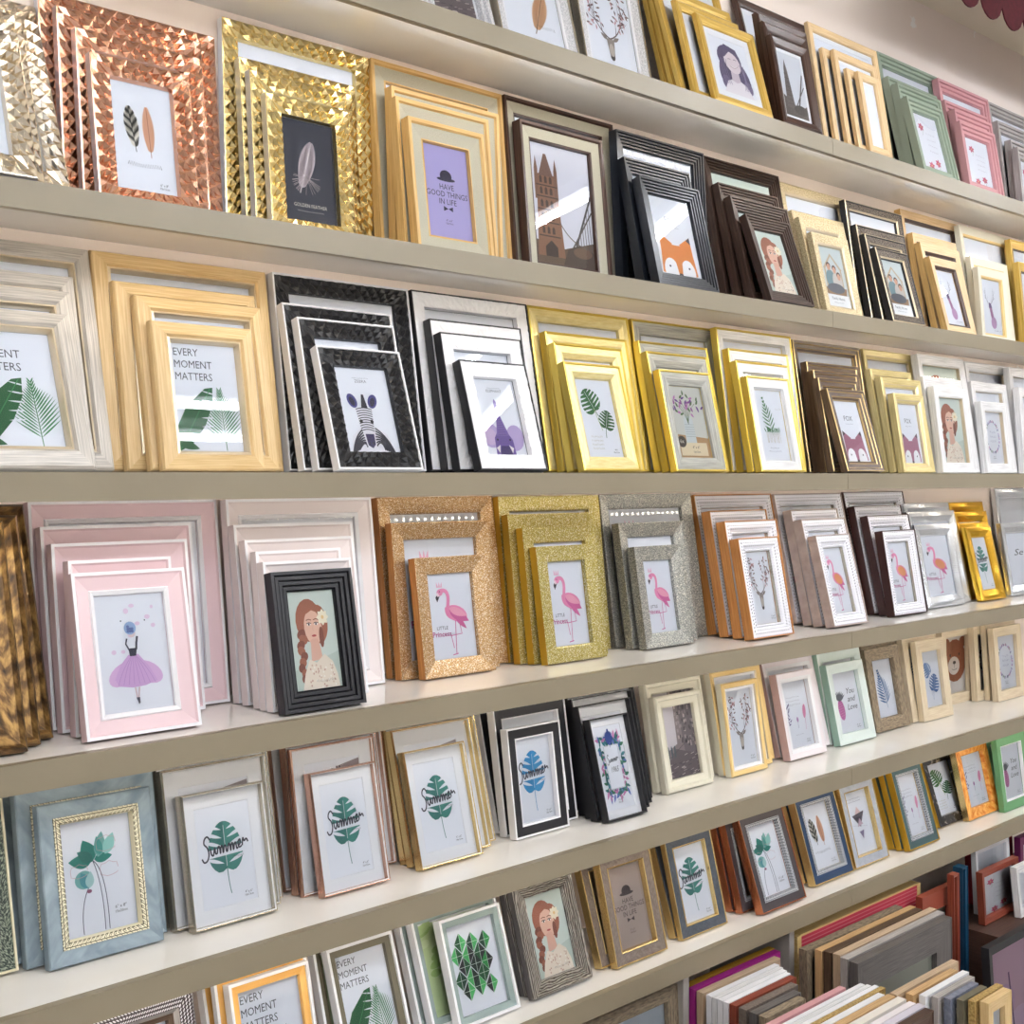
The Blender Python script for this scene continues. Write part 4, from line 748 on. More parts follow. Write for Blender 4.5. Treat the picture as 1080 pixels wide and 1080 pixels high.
# every frame on the shelves: x along the wall, width, height, front foot from the wall, lean, thickness
STACKS = [
 ('A', 'dark photo', 'silver', 'street', 'street', 'silver', 'a dark street photo', [(1.3555, 0.1507, 0.2899, 0.1015, 0.2825, 0.0200), (1.3329, 0.1555, 0.2162, 0.1324, 0.3261, 0.0200)]),
 ('A', 'white feather', 'snake', 'feather1', 'feather1', 'silvery white crackled', 'a brown feather print', [(1.5338, 0.2220, 0.2889, 0.0625, 0.1499, 0.0180), (1.5275, 0.2081, 0.2457, 0.1094, 0.2656, 0.0180)]),
 ('A', 'antler sketch', 'snake', 'deer', 'blank', 'silvery white crackled', 'a deer antler sketch', [(1.7579, 0.2230, 0.3312, 0.0792, 0.1822, 0.0180), (1.7567, 0.1968, 0.2722, 0.1047, 0.2066, 0.0180)]),
 ('A', 'smiling woman', 'gold_mat', 'smile', 'blank', 'golden yellow', 'a smiling woman portrait', [(1.9819, 0.2566, 0.4015, 0.1208, 0.2692, 0.0130), (1.9819, 0.2577, 0.3561, 0.1399, 0.2830, 0.0130), (1.9820, 0.2620, 0.2759, 0.1594, 0.3025, 0.0130), (1.9986, 0.2196, 0.2273, 0.1786, 0.2591, 0.0130), (2.0434, 0.2039, 0.2052, 0.1952, 0.2721, 0.0130)]),
 ('A', 'dark tower photo', 'brown_mat', 'tower', 'blank', 'dark brown', 'a dark tower photo', [(2.3431, 0.2973, 0.3628, 0.1151, 0.2769, 0.0150), (2.2909, 0.1986, 0.2731, 0.1670, 0.1851, 0.0150), (2.2870, 0.1731, 0.2471, 0.1824, 0.1872, 0.0141), (2.2847, 0.1467, 0.2098, 0.1978, 0.1898, 0.0141)]),
 ('A', 'blank beige', 'wood_mat', 'plain', 'plain', 'pale natural wood', 'a nearly blank pale print', [(2.5286, 0.3136, 0.3184, 0.1460, 0.1655, 0.0120), (2.5564, 0.2396, 0.2559, 0.1583, 0.1679, 0.0110), (2.5864, 0.1928, 0.2556, 0.1720, 0.1719, 0.0120), (2.6125, 0.1427, 0.2102, 0.1843, 0.1747, 0.0110), (2.6415, 0.0957, 0.2063, 0.1980, 0.1796, 0.0120)]),
 ('A', 'sage green floral', 'sage', 'floral', 'floral', 'sage green', 'a floral quote', [(2.9647, 0.3222, 0.3646, 0.0742, 0.1455, 0.0200), (2.9631, 0.2648, 0.2922, 0.1195, 0.2300, 0.0200), (2.9534, 0.2327, 0.2628, 0.1411, 0.2089, 0.0200), (2.9484, 0.1915, 0.2198, 0.1709, 0.2490, 0.0200)]),
 ('A', 'dusty pink floral', 'pink0', 'floral', 'floral', 'dusty pink', 'a floral quote', [(3.2516, 0.3037, 0.3508, 0.0945, 0.1471, 0.0191), (3.2303, 0.2602, 0.2767, 0.1194, 0.1622, 0.0200), (3.2289, 0.2230, 0.2439, 0.1437, 0.1591, 0.0200), (3.2048, 0.2073, 0.1995, 0.1656, 0.1645, 0.0200)]),
 ('A', 'grey floral', 'grey0', 'floral', 'floral', 'weathered grey', 'a floral quote', [(3.5998, 0.3324, 0.3601, 0.0719, 0.1409, 0.0200), (3.5819, 0.2653, 0.2894, 0.0924, 0.1144, 0.0192), (3.6052, 0.2017, 0.2299, 0.1135, 0.1056, 0.0199), (3.5947, 0.1735, 0.2001, 0.1351, 0.0994, 0.0200)]),
 ('B', 'silver facet', 'chev_silver', 'plain', 'plain', 'shiny champagne faceted', 'a pale print', [(0.4461, 0.2456, 0.3153, 0.1442, 0.4118, 0.0180), (0.4483, 0.1949, 0.2558, 0.1747, 0.3150, 0.0180), (0.4677, 0.1580, 0.2149, 0.1980, 0.3326, 0.0180)]),
 ('B', 'twin feather', 'chev_copper', 'feathers', 'blank', 'shiny copper faceted', 'two feathers', [(0.6928, 0.2837, 0.3197, 0.0537, 0.0967, 0.0180), (0.7118, 0.2300, 0.2975, 0.0766, 0.1112, 0.0180), (0.7301, 0.1980, 0.2646, 0.0985, 0.1238, 0.0180), (0.7409, 0.1555, 0.2262, 0.1271, 0.1680, 0.0180)]),
 ('B', 'dark feather', 'chev_gold', 'featherdark', 'blank', 'shiny gold faceted', 'a feather on navy', [(0.9915, 0.2907, 0.3576, 0.0355, 0.0447, 0.0180), (1.0105, 0.2259, 0.2923, 0.0669, 0.0892, 0.0180), (1.0159, 0.1981, 0.2679, 0.0866, 0.0839, 0.0180), (1.0316, 0.1612, 0.2298, 0.1092, 0.1018, 0.0180)]),
 ('B', 'bowler hat', 'oak_linen', 'hat', 'blank', 'oak and linen', 'a bowler hat slogan on lilac', [(1.2832, 0.3120, 0.3577, 0.0560, 0.0967, 0.0200), (1.2973, 0.2539, 0.3015, 0.0769, 0.0495, 0.0196), (1.2900, 0.2155, 0.2773, 0.1132, 0.1070, 0.0200), (1.2978, 0.1742, 0.2390, 0.1399, 0.1325, 0.0200)]),
 ('B', 'bridge photo', 'brown_linen', 'bridge', 'blank', 'dark brown and linen', 'a tower bridge photo', [(1.5962, 0.3094, 0.3577, 0.0653, 0.1057, 0.0220), (1.6079, 0.2318, 0.3058, 0.0907, 0.1036, 0.0220)]),
 ('B', 'orange fox', 'black_rib', 'fox', 'blank', 'black ribbed', 'an orange fox', [(1.8743, 0.2874, 0.3352, 0.0882, 0.0646, 0.0216), (1.8685, 0.2110, 0.2744, 0.1498, 0.2088, 0.0220), (1.8792, 0.1927, 0.2316, 0.1804, 0.2415, 0.0220)]),
 ('B', 'braided woman', 'brown_rib', 'lady', 'lady', 'dark brown ribbed', 'a braided woman', [(2.2197, 0.2911, 0.3539, 0.0901, 0.1961, 0.0200), (2.2280, 0.2306, 0.2886, 0.1206, 0.2293, 0.0200), (2.2351, 0.2206, 0.2550, 0.1490, 0.2579, 0.0200), (2.2476, 0.1683, 0.2133, 0.1880, 0.3411, 0.0200)]),
 ('B', 'cream family', 'cream_orn', 'family', 'blank', 'cream carved', 'a family photo', [(2.5196, 0.2928, 0.3448, 0.0810, 0.1859, 0.0160), (2.5285, 0.2291, 0.2720, 0.1092, 0.2279, 0.0160), (2.5279, 0.1970, 0.2526, 0.1311, 0.2472, 0.0160), (2.5313, 0.1586, 0.2095, 0.1497, 0.2295, 0.0160)]),
 ('B', 'silver family', 'dark_orn', 'family', 'blank', 'silver and black carved', 'a family photo', [(2.7586, 0.2816, 0.3297, 0.1002, 0.1501, 0.0180), (2.7654, 0.2389, 0.2632, 0.1285, 0.1864, 0.0180), (2.7664, 0.2003, 0.2364, 0.1570, 0.2273, 0.0180), (2.7696, 0.1580, 0.1996, 0.1841, 0.2680, 0.0180)]),
 ('B', 'reindeer', 'nat_dark', 'reindeer', 'blank', 'pale wood dark-lipped', 'a purple reindeer', [(3.0849, 0.3291, 0.3590, 0.0742, 0.1534, 0.0180), (3.0909, 0.2455, 0.2882, 0.0957, 0.1470, 0.0180), (3.0903, 0.2182, 0.2605, 0.1319, 0.2144, 0.0180), (3.0893, 0.1645, 0.2181, 0.1600, 0.2560, 0.0180)]),
 ('B', 'cream reindeer', 'cream_gold', 'reindeer', 'blank', 'pale cream gold-lipped', 'a purple reindeer', [(3.3746, 0.3249, 0.3509, 0.0915, 0.1397, 0.0160), (3.3690, 0.2322, 0.2527, 0.1087, 0.1138, 0.0159), (3.3580, 0.1779, 0.2173, 0.1258, 0.0819, 0.0157)]),
 ('B', 'gold end', 'gold_glit2', 'plain', 'plain', 'old gold', 'a pale print', [(3.6372, 0.2986, 0.3386, 0.1101, 0.1133, 0.0173), (3.6139, 0.2496, 0.2611, 0.1322, 0.0889, 0.0180)]),
 ('C', 'silver palm', 'silver_wood', 'palm', 'blank', 'silvery pale wood', 'palm leaves', [(0.4715, 0.2996, 0.3401, 0.1121, 0.2718, 0.0200), (0.4839, 0.2493, 0.2896, 0.1340, 0.2739, 0.0200), (0.4850, 0.2320, 0.2676, 0.1748, 0.3459, 0.0200), (0.5237, 0.1758, 0.2319, 0.2073, 0.3907, 0.0200)]),
 ('C', 'golden palm', 'light_wood', 'palm', 'blank', 'pale golden wood', 'palm leaves and a motto', [(0.7737, 0.2995, 0.3347, 0.0797, 0.1758, 0.0200), (0.7958, 0.2405, 0.2877, 0.1005, 0.1774, 0.0195), (0.8169, 0.2151, 0.2670, 0.1321, 0.2178, 0.0200), (0.8257, 0.1689, 0.2254, 0.1524, 0.1972, 0.0190)]),
 ('C', 'zebra', 'black_chev', 'zebra', 'blank', 'black faceted white-edged', 'a zebra', [(1.0834, 0.2836, 0.3345, 0.0738, 0.1639, 0.0180), (1.0845, 0.2231, 0.2833, 0.1139, 0.2391, 0.0180), (1.0977, 0.1972, 0.2583, 0.1345, 0.2452, 0.0180), (1.1134, 0.1702, 0.2124, 0.1703, 0.3234, 0.0180)]),
 ('C', 'purple elephant', 'white_ham', 'elephant', 'blank', 'white hammered black-edged', 'a purple elephant', [(1.3727, 0.2885, 0.3350, 0.0827, 0.1846, 0.0200), (1.3915, 0.2261, 0.2805, 0.1032, 0.1862, 0.0192), (1.3952, 0.1984, 0.2550, 0.1324, 0.2191, 0.0200), (1.4128, 0.1628, 0.2061, 0.1704, 0.3016, 0.0200)]),
 ('C', 'monstera', 'gold_plain', 'monstera', 'blank', 'soft gold', 'two monstera leaves', [(1.6662, 0.2964, 0.3357, 0.0827, 0.1903, 0.0180), (1.6813, 0.2393, 0.2814, 0.1070, 0.1889, 0.0180), (1.6819, 0.1980, 0.2576, 0.1320, 0.2127, 0.0180), (1.6806, 0.1634, 0.2197, 0.1636, 0.2704, 0.0180)]),
 ('C', 'vase of flowers', 'grey_gold', 'vase', 'blank', 'grey gold-edged', 'a vase of purple flowers', [(1.9740, 0.2892, 0.3345, 0.0738, 0.1639, 0.0180), (1.9654, 0.2357, 0.2861, 0.1097, 0.2238, 0.0180), (1.9636, 0.2063, 0.2619, 0.1326, 0.2384, 0.0180), (1.9636, 0.1724, 0.2201, 0.1560, 0.2326, 0.0180)]),
 ('C', 'palm sprig', 'white_gold', 'sprig', 'blank', 'white gold-edged', 'a green palm sprig', [(2.2277, 0.2932, 0.3338, 0.0973, 0.1424, 0.0180), (2.2388, 0.2328, 0.2843, 0.1181, 0.1497, 0.0180), (2.2366, 0.2052, 0.2555, 0.1477, 0.1927, 0.0180), (2.2407, 0.1637, 0.2195, 0.1676, 0.1972, 0.0180)]),
 ('C', 'brown fox', 'brown_gold', 'foxpink', 'blank', 'brown gilt-lined', 'a mauve fox', [(2.5702, 0.3089, 0.3340, 0.0740, 0.1587, 0.0200), (2.5727, 0.2325, 0.2757, 0.0993, 0.1400, 0.0200), (2.5664, 0.1997, 0.2528, 0.1215, 0.1458, 0.0200), (2.5498, 0.1732, 0.2327, 0.1535, 0.1946, 0.0200), (2.5467, 0.1644, 0.2084, 0.1939, 0.2891, 0.0200)]),
 ('C', 'gold fox', 'pale_gold', 'foxpink', 'blank', 'pale gold', 'a mauve fox', [(2.8935, 0.2656, 0.3343, 0.0768, 0.1669, 0.0200), (2.8800, 0.2097, 0.2788, 0.1040, 0.1899, 0.0200), (2.8800, 0.2055, 0.2542, 0.1276, 0.1806, 0.0200), (2.8800, 0.1530, 0.2089, 0.1518, 0.1574, 0.0200)]),
 ('C', 'blonde woman', 'whitewash', 'lady', 'lady', 'whitewashed wood', 'a blonde woman', [(3.1260, 0.2662, 0.3338, 0.1019, 0.1620, 0.0200), (3.0914, 0.2184, 0.2656, 0.1258, 0.1563, 0.0200), (3.0907, 0.1888, 0.2368, 0.1469, 0.1269, 0.0197)]),
 ('C', 'small wreath', 'whitewash', 'wreath', 'wreath', 'whitewashed wood', 'a wreath', [(3.4407, 0.2800, 0.3337, 0.0758, 0.1478, 0.0200), (3.4127, 0.2228, 0.2704, 0.0986, 0.1399, 0.0200), (3.3931, 0.1659, 0.2088, 0.1228, 0.1098, 0.0200)]),
 ('C', 'end wreath', 'whitewash', 'wreath', 'wreath', 'whitewashed wood', 'a wreath at the right picture edge', [(3.6491, 0.2708, 0.3259, 0.0986, 0.1079, 0.0200), (3.6365, 0.2003, 0.2616, 0.1206, 0.0793, 0.0200)]),
 ('D', 'antique gold', 'antique', 'plain', 'plain', 'antique gold', 'a plain print', [(0.4332, 0.2325, 0.3304, 0.1530, 0.3270, 0.0220), (0.4362, 0.2011, 0.3125, 0.1820, 0.2746, 0.0220), (0.4407, 0.1685, 0.3081, 0.2109, 0.2924, 0.0220)]),
 ('D', 'ballerina', 'pink_white', 'ballerina', 'blank', 'pink white-edged', 'a lilac ballerina', [(0.6792, 0.3009, 0.3206, 0.0634, 0.1381, 0.0180), (0.6851, 0.2348, 0.2860, 0.0961, 0.1683, 0.0180), (0.6879, 0.2082, 0.2623, 0.1219, 0.1560, 0.0180), (0.6914, 0.1529, 0.2399, 0.1580, 0.1143, 0.0180), (0.6868, 0.1679, 0.2270, 0.2048, 0.2398, 0.0180)]),
 ('D', 'blush white', 'blush_white', 'plain', 'plain', 'blush white', 'a plain print', [(0.9811, 0.2832, 0.3204, 0.0891, 0.1322, 0.0180), (0.9811, 0.2262, 0.2811, 0.1171, 0.1653, 0.0180), (0.9811, 0.2041, 0.2586, 0.1503, 0.1771, 0.0180), (0.9811, 0.1566, 0.2413, 0.1678, 0.1254, 0.0162), (0.9813, 0.1624, 0.2260, 0.1887, 0.1353, 0.0180)]),
 ('D', 'black ribbed bride', 'black_step', 'lady', 'lady', 'wide black stepped', 'a bride with flower in hair', [(0.9811, 0.1467, 0.2124, 0.2237, 0.2033, 0.0200)]),
 ('D', 'rose gold flamingo', 'glit_rose', 'flamingo', 'flamingo', 'rose gold glitter', 'a pink flamingo', [(1.2977, 0.2747, 0.3192, 0.0655, 0.1452, 0.0180), (1.2992, 0.2288, 0.2739, 0.0903, 0.1172, 0.0180), (1.3311, 0.1646, 0.2122, 0.1166, 0.1538, 0.0180)]),
 ('D', 'yellow gold flamingo', 'glit_gold', 'flamingo', 'flamingo', 'yellow gold glitter', 'a pink flamingo', [(1.5734, 0.2809, 0.3173, 0.0710, 0.1146, 0.0180), (1.5737, 0.2355, 0.2832, 0.0982, 0.1307, 0.0180), (1.5914, 0.2030, 0.2579, 0.1177, 0.1337, 0.0180), (1.6047, 0.1621, 0.2223, 0.1408, 0.1540, 0.0180)]),
 ('D', 'silver flamingo', 'glit_silver', 'flamingo', 'flamingo', 'silver glitter', 'a pink flamingo', [(1.8652, 0.2994, 0.3182, 0.0756, 0.1546, 0.0200), (1.8797, 0.2088, 0.2590, 0.1092, 0.1637, 0.0200), (1.8915, 0.1508, 0.2104, 0.1355, 0.1710, 0.0200)]),
 ('D', 'spotted antler', 'dot_orange', 'deer', 'blank', 'orange-sided white dotted', 'brown antlers', [(2.1784, 0.2955, 0.3157, 0.0896, 0.2061, 0.0240), (2.1656, 0.2123, 0.2795, 0.1321, 0.1881, 0.0240), (2.1656, 0.1953, 0.2571, 0.1686, 0.1863, 0.0240), (2.1656, 0.1507, 0.2203, 0.1999, 0.1939, 0.0240)]),
 ('D', 'taupe spotted flamingo', 'dot_taupe', 'flamingo2', 'flamingo2', 'taupe-sided white dotted', 'an orange-winged flamingo', [(2.4749, 0.2958, 0.3152, 0.0989, 0.2136, 0.0240), (2.4749, 0.2018, 0.2767, 0.1406, 0.2190, 0.0240), (2.4749, 0.1885, 0.2546, 0.1690, 0.2317, 0.0240), (2.4749, 0.1463, 0.2175, 0.2025, 0.2431, 0.0240)]),
 ('D', 'dark spotted flamingo', 'dot_brown', 'flamingo2', 'flamingo2', 'brown-sided white dotted', 'an orange-winged flamingo', [(2.7944, 0.2998, 0.3166, 0.0865, 0.2018, 0.0220), (2.7860, 0.2331, 0.2801, 0.1198, 0.2147, 0.0220), (2.7918, 0.2057, 0.2561, 0.1513, 0.2228, 0.0220), (2.7844, 0.1631, 0.2169, 0.1778, 0.1672, 0.0220)]),
 ('D', 'ribbed silver flamingo', 'rib_silver', 'flamingo2', 'flamingo2', 'iridescent silver ribbed', 'a flamingo', [(3.0583, 0.2486, 0.2834, 0.1056, 0.2027, 0.0178), (3.0353, 0.2606, 0.2607, 0.1244, 0.2043, 0.0175), (3.0201, 0.2073, 0.2249, 0.1430, 0.1855, 0.0172)]),
 ('D', 'ribbed gold leaf', 'rib_gold', 'monosummer', 'blank', 'iridescent gold ribbed', 'a blue-green leaf', [(3.3638, 0.2098, 0.2801, 0.0710, 0.1858, 0.0180), (3.3520, 0.1997, 0.2530, 0.0891, 0.1877, 0.0168), (3.3285, 0.1724, 0.2209, 0.1115, 0.2042, 0.0180), (3.3079, 0.1485, 0.2130, 0.1503, 0.2381, 0.0180)]),
 ('D', 'ribbed end', 'rib_silver', 'text', 'blank', 'silver ribbed', 'dark script', [(3.6533, 0.3604, 0.3183, 0.0585, 0.1233, 0.0180), (3.5208, 0.3124, 0.2159, 0.1356, 0.1584, 0.0180)]),
 ('E', 'green speckled', 'speckle', 'plain', 'plain', 'green speckled cream-edged', 'a plain print', [(0.4805, 0.1482, 0.2322, 0.1198, 0.2680, 0.0200)]),
 ('E', 'teal flower', 'bluegrey', 'magnolia', 'blank', 'blue-grey marbled', 'a large teal flower', [(0.6297, 0.2057, 0.2311, 0.1025, 0.3360, 0.0180), (0.6389, 0.2043, 0.2342, 0.1236, 0.2054, 0.0180), (0.6593, 0.1658, 0.2176, 0.1499, 0.2154, 0.0180)]),
 ('E', 'silver Summer', 'white_silver', 'monosummer', 'streetstrip', 'white silver-edged', 'a Summer leaf', [(0.8501, 0.1952, 0.2364, 0.1160, 0.2096, 0.0200), (0.8505, 0.1788, 0.2312, 0.1358, 0.2110, 0.0185), (0.8685, 0.1402, 0.1962, 0.1602, 0.2294, 0.0200)]),
 ('E', 'rose gold Summer', 'white_rose', 'monosummer', 'streetstrip', 'white rose-gold-edged', 'a Summer leaf', [(1.0604, 0.2250, 0.2285, 0.0958, 0.2072, 0.0180), (1.0671, 0.1808, 0.2338, 0.1216, 0.1657, 0.0180), (1.0708, 0.1632, 0.2313, 0.1323, 0.1676, 0.0094), (1.0908, 0.1309, 0.1938, 0.1627, 0.2289, 0.0180)]),
 ('E', 'gold Summer', 'white_goldx', 'monosummer', 'streetstrip', 'white gold-edged', 'a Summer leaf', [(1.2865, 0.2072, 0.2313, 0.1194, 0.2732, 0.0180), (1.2864, 0.1792, 0.2311, 0.1388, 0.2741, 0.0180), (1.2864, 0.1386, 0.1979, 0.1628, 0.2684, 0.0180)]),
 ('E', 'black Summer', 'black_white', 'bluesummer', 'blank', 'black white-edged', 'a blue Summer leaf', [(1.5254, 0.2282, 0.2273, 0.0891, 0.2522, 0.0180), (1.5238, 0.1892, 0.2328, 0.1138, 0.1656, 0.0180), (1.5255, 0.1383, 0.2000, 0.1395, 0.1403, 0.0180)]),
 ('E', 'tropical border', 'white_black', 'tropical', 'blank', 'white black-edged', 'a tropical leaf border', [(1.7304, 0.2001, 0.2307, 0.1170, 0.2322, 0.0180), (1.7250, 0.1781, 0.2307, 0.1397, 0.2478, 0.0180), (1.7204, 0.1531, 0.2202, 0.1585, 0.2488, 0.0175), (1.7268, 0.1132, 0.1969, 0.1822, 0.2726, 0.0180)]),
 ('E', 'street scene', 'cream_bead', 'street', 'street', 'cream beaded', 'a sepia street scene', [(1.9711, 0.1884, 0.2267, 0.1020, 0.1847, 0.0200), (1.9737, 0.1537, 0.2011, 0.1247, 0.1940, 0.0200)]),
 ('E', 'honey antler', 'honey', 'deer', 'blank', 'honey wood', 'pink antlers', [(2.1985, 0.2087, 0.2261, 0.0857, 0.2043, 0.0200), (2.1886, 0.1812, 0.2276, 0.1062, 0.1853, 0.0192), (2.1893, 0.1335, 0.2050, 0.1263, 0.1500, 0.0188)]),
 ('E', 'pink seagull', 'white_pink', 'floral2', 'floral2', 'white pink-edged', 'pale flowers and lettering', [(2.4207, 0.2107, 0.2228, 0.0911, 0.2508, 0.0220), (2.4132, 0.1517, 0.2003, 0.1248, 0.2120, 0.0220)]),
 ('E', 'pineapple', 'mint', 'pineapple', 'blank', 'pale mint', 'a pink pineapple', [(2.6343, 0.1960, 0.2241, 0.0911, 0.1925, 0.0200), (2.6357, 0.1658, 0.1986, 0.1174, 0.2196, 0.0200)]),
 ('E', 'blue palm leaf', 'rustic', 'bluepalm', 'bluepalm', 'rustic grey-brown wood', 'a blue palm leaf', [(2.8659, 0.1999, 0.2240, 0.0694, 0.1740, 0.0200), (2.8388, 0.1703, 0.2142, 0.0953, 0.1784, 0.0200)]),
 ('E', 'blue monstera', 'lightwood2', 'bluemono', 'bluemono', 'pale whitewashed wood', 'two blue monstera leaves', [(3.0389, 0.1827, 0.2257, 0.0861, 0.1583, 0.0154), (3.0669, 0.1626, 0.2163, 0.1027, 0.1289, 0.0153)]),
 ('E', 'brown bear', 'lightwood3', 'bear', 'bear', 'pale wood', 'a brown bear face', [(3.3164, 0.1878, 0.2237, 0.0267, 0.0260, 0.0194)]),
 ('E', 'lavender wreath', 'lightwood3', 'wreath', 'wreath', 'pale wood', 'a lavender wreath', [(3.4688, 0.2312, 0.2214, 0.0538, 0.0651, 0.0180), (3.5114, 0.1919, 0.2252, 0.0713, 0.0685, 0.0162), (3.5052, 0.1792, 0.2161, 0.0998, 0.0806, 0.0180)]),
 ('F', 'studded', 'studded', 'plain', 'plain', 'dark studded', 'a plain print', [(0.6619, 0.1888, 0.2262, 0.2480, 0.2618, 0.0250)]),
 ('F', 'orange EVERY', 'orange_white', 'palm', 'greenwash', 'orange white-edged', 'palm leaves and a motto', [(0.8936, 0.1815, 0.1988, 0.1901, 0.3142, 0.0180), (0.9011, 0.1605, 0.2062, 0.2030, 0.2497, 0.0116), (0.9145, 0.1386, 0.1972, 0.2222, 0.2528, 0.0179)]),
 ('F', 'olive EVERY', 'olive_white', 'palm', 'greenwash', 'olive white-edged', 'palm leaves and a motto', [(1.1079, 0.1523, 0.1860, 0.1564, 0.3142, 0.0180), (1.1223, 0.1320, 0.1821, 0.1833, 0.3544, 0.0180)]),
 ('F', 'green geometric', 'grey_white', 'geo', 'greenwash', 'grey-green white-edged', 'green geometric leaves', [(1.2939, 0.2225, 0.1815, 0.1497, 0.3665, 0.0180), (1.3067, 0.1961, 0.1869, 0.1697, 0.3680, 0.0180), (1.3407, 0.1402, 0.1797, 0.1984, 0.3325, 0.0180)]),
 ('F', 'rippled pewter', 'pewter', 'lady', 'lady', 'rippled pewter', 'a bride with flower in hair', [(1.5174, 0.1613, 0.2056, 0.1781, 0.3142, 0.0240), (1.5174, 0.1514, 0.1978, 0.2003, 0.3112, 0.0209)]),
 ('F', 'taupe hat', 'taupe_gold', 'hat2', 'hat2', 'taupe gold-edged', 'a bowler hat slogan', [(1.7074, 0.1829, 0.1987, 0.1817, 0.3142, 0.0180), (1.7305, 0.1486, 0.2038, 0.2012, 0.2516, 0.0180)]),
 ('F', 'charcoal Summer', 'char_gold', 'monosummer', 'blank', 'charcoal gold-edged', 'a Summer leaf', [(1.9303, 0.1674, 0.1970, 0.1781, 0.3142, 0.0180), (1.9357, 0.1493, 0.2001, 0.1922, 0.2498, 0.0128)]),
 ('F', 'teal flower copper', 'char_copper', 'magnolia', 'blank', 'charcoal copper-edged', 'a teal flower', [(2.1395, 0.1899, 0.1880, 0.1631, 0.2618, 0.0200), (2.1468, 0.1703, 0.1947, 0.1842, 0.2622, 0.0198), (2.1708, 0.1625, 0.2042, 0.2206, 0.3363, 0.0200)]),
 ('F', 'navy feather', 'navy_gold', 'feathers', 'blank', 'navy gold-edged', 'two feathers', [(2.4088, 0.1677, 0.1855, 0.1672, 0.3142, 0.0200), (2.4088, 0.1636, 0.1999, 0.1942, 0.3074, 0.0200)]),
 ('F', 'grey triangle', 'grey_goldx', 'triangles', 'triangles', 'pale grey gold-edged', 'grey triangles', [(2.5876, 0.1518, 0.1974, 0.1897, 0.2618, 0.0180)]),
 ('F', 'teal blossom', 'teal_gold', 'floral2', 'floral2', 'dark teal gold-edged', 'pink blossom and lettering', [(2.7960, 0.1573, 0.1895, 0.1699, 0.3142, 0.0180), (2.8024, 0.1502, 0.1989, 0.1860, 0.2815, 0.0149), (2.8124, 0.1490, 0.2049, 0.2047, 0.2829, 0.0174)]),
 ('F', 'black marble', 'blackmarble', 'monstera', 'blank', 'black marbled', 'green monstera leaves', [(3.0564, 0.1730, 0.1851, 0.1548, 0.3142, 0.0180)]),
 ('F', 'orange marble', 'orangemarble', 'floral2', 'floral2', 'orange marbled', 'pale blossoms', [(3.1775, 0.1798, 0.1976, 0.1750, 0.2228, 0.0180)]),
 ('F', 'bright green', 'green', 'pineapple', 'blank', 'bright green', 'a pink pineapple', [(3.3584, 0.2043, 0.2003, 0.1817, 0.2618, 0.0200), (3.3358, 0.1757, 0.2028, 0.1993, 0.1286, 0.0163)]),
 ('F', 'amber end', 'orangemarble', 'plain', 'plain', 'amber marbled', 'a plain print', [(3.5637, 0.2189, 0.2140, 0.1936, 0.2618, 0.0180)]),
]
# ---------------------------------------------------------------- the place
XL, XR = -2.2, 6.2; ZC = CAMZ + 1.35; YB = -6.0
def slab(name, b, m): return tag(boxes(name, [b], [MT[m]]), kind='structure')
slab('floor', (XL, YB, -.05, XR, .0, 0), 'floorm')
slab('ceiling', (XL, YB, ZC, XR, 0, ZC + .05), 'ceil')
slab('wall_front', (XL, 0, -.05, XR, .06, ZC + .05), 'wallpaper')
slab('wall_back', (XL, YB - .06, -.05, XR, YB, ZC + .05), 'roomw')
slab('wall_left', (XL - .06, YB, -.05, XL, 0, ZC + .05), 'roomw')
slab('wall_right', (XR, YB, -.05, XR + .06, 0, ZC + .05), 'roomw')

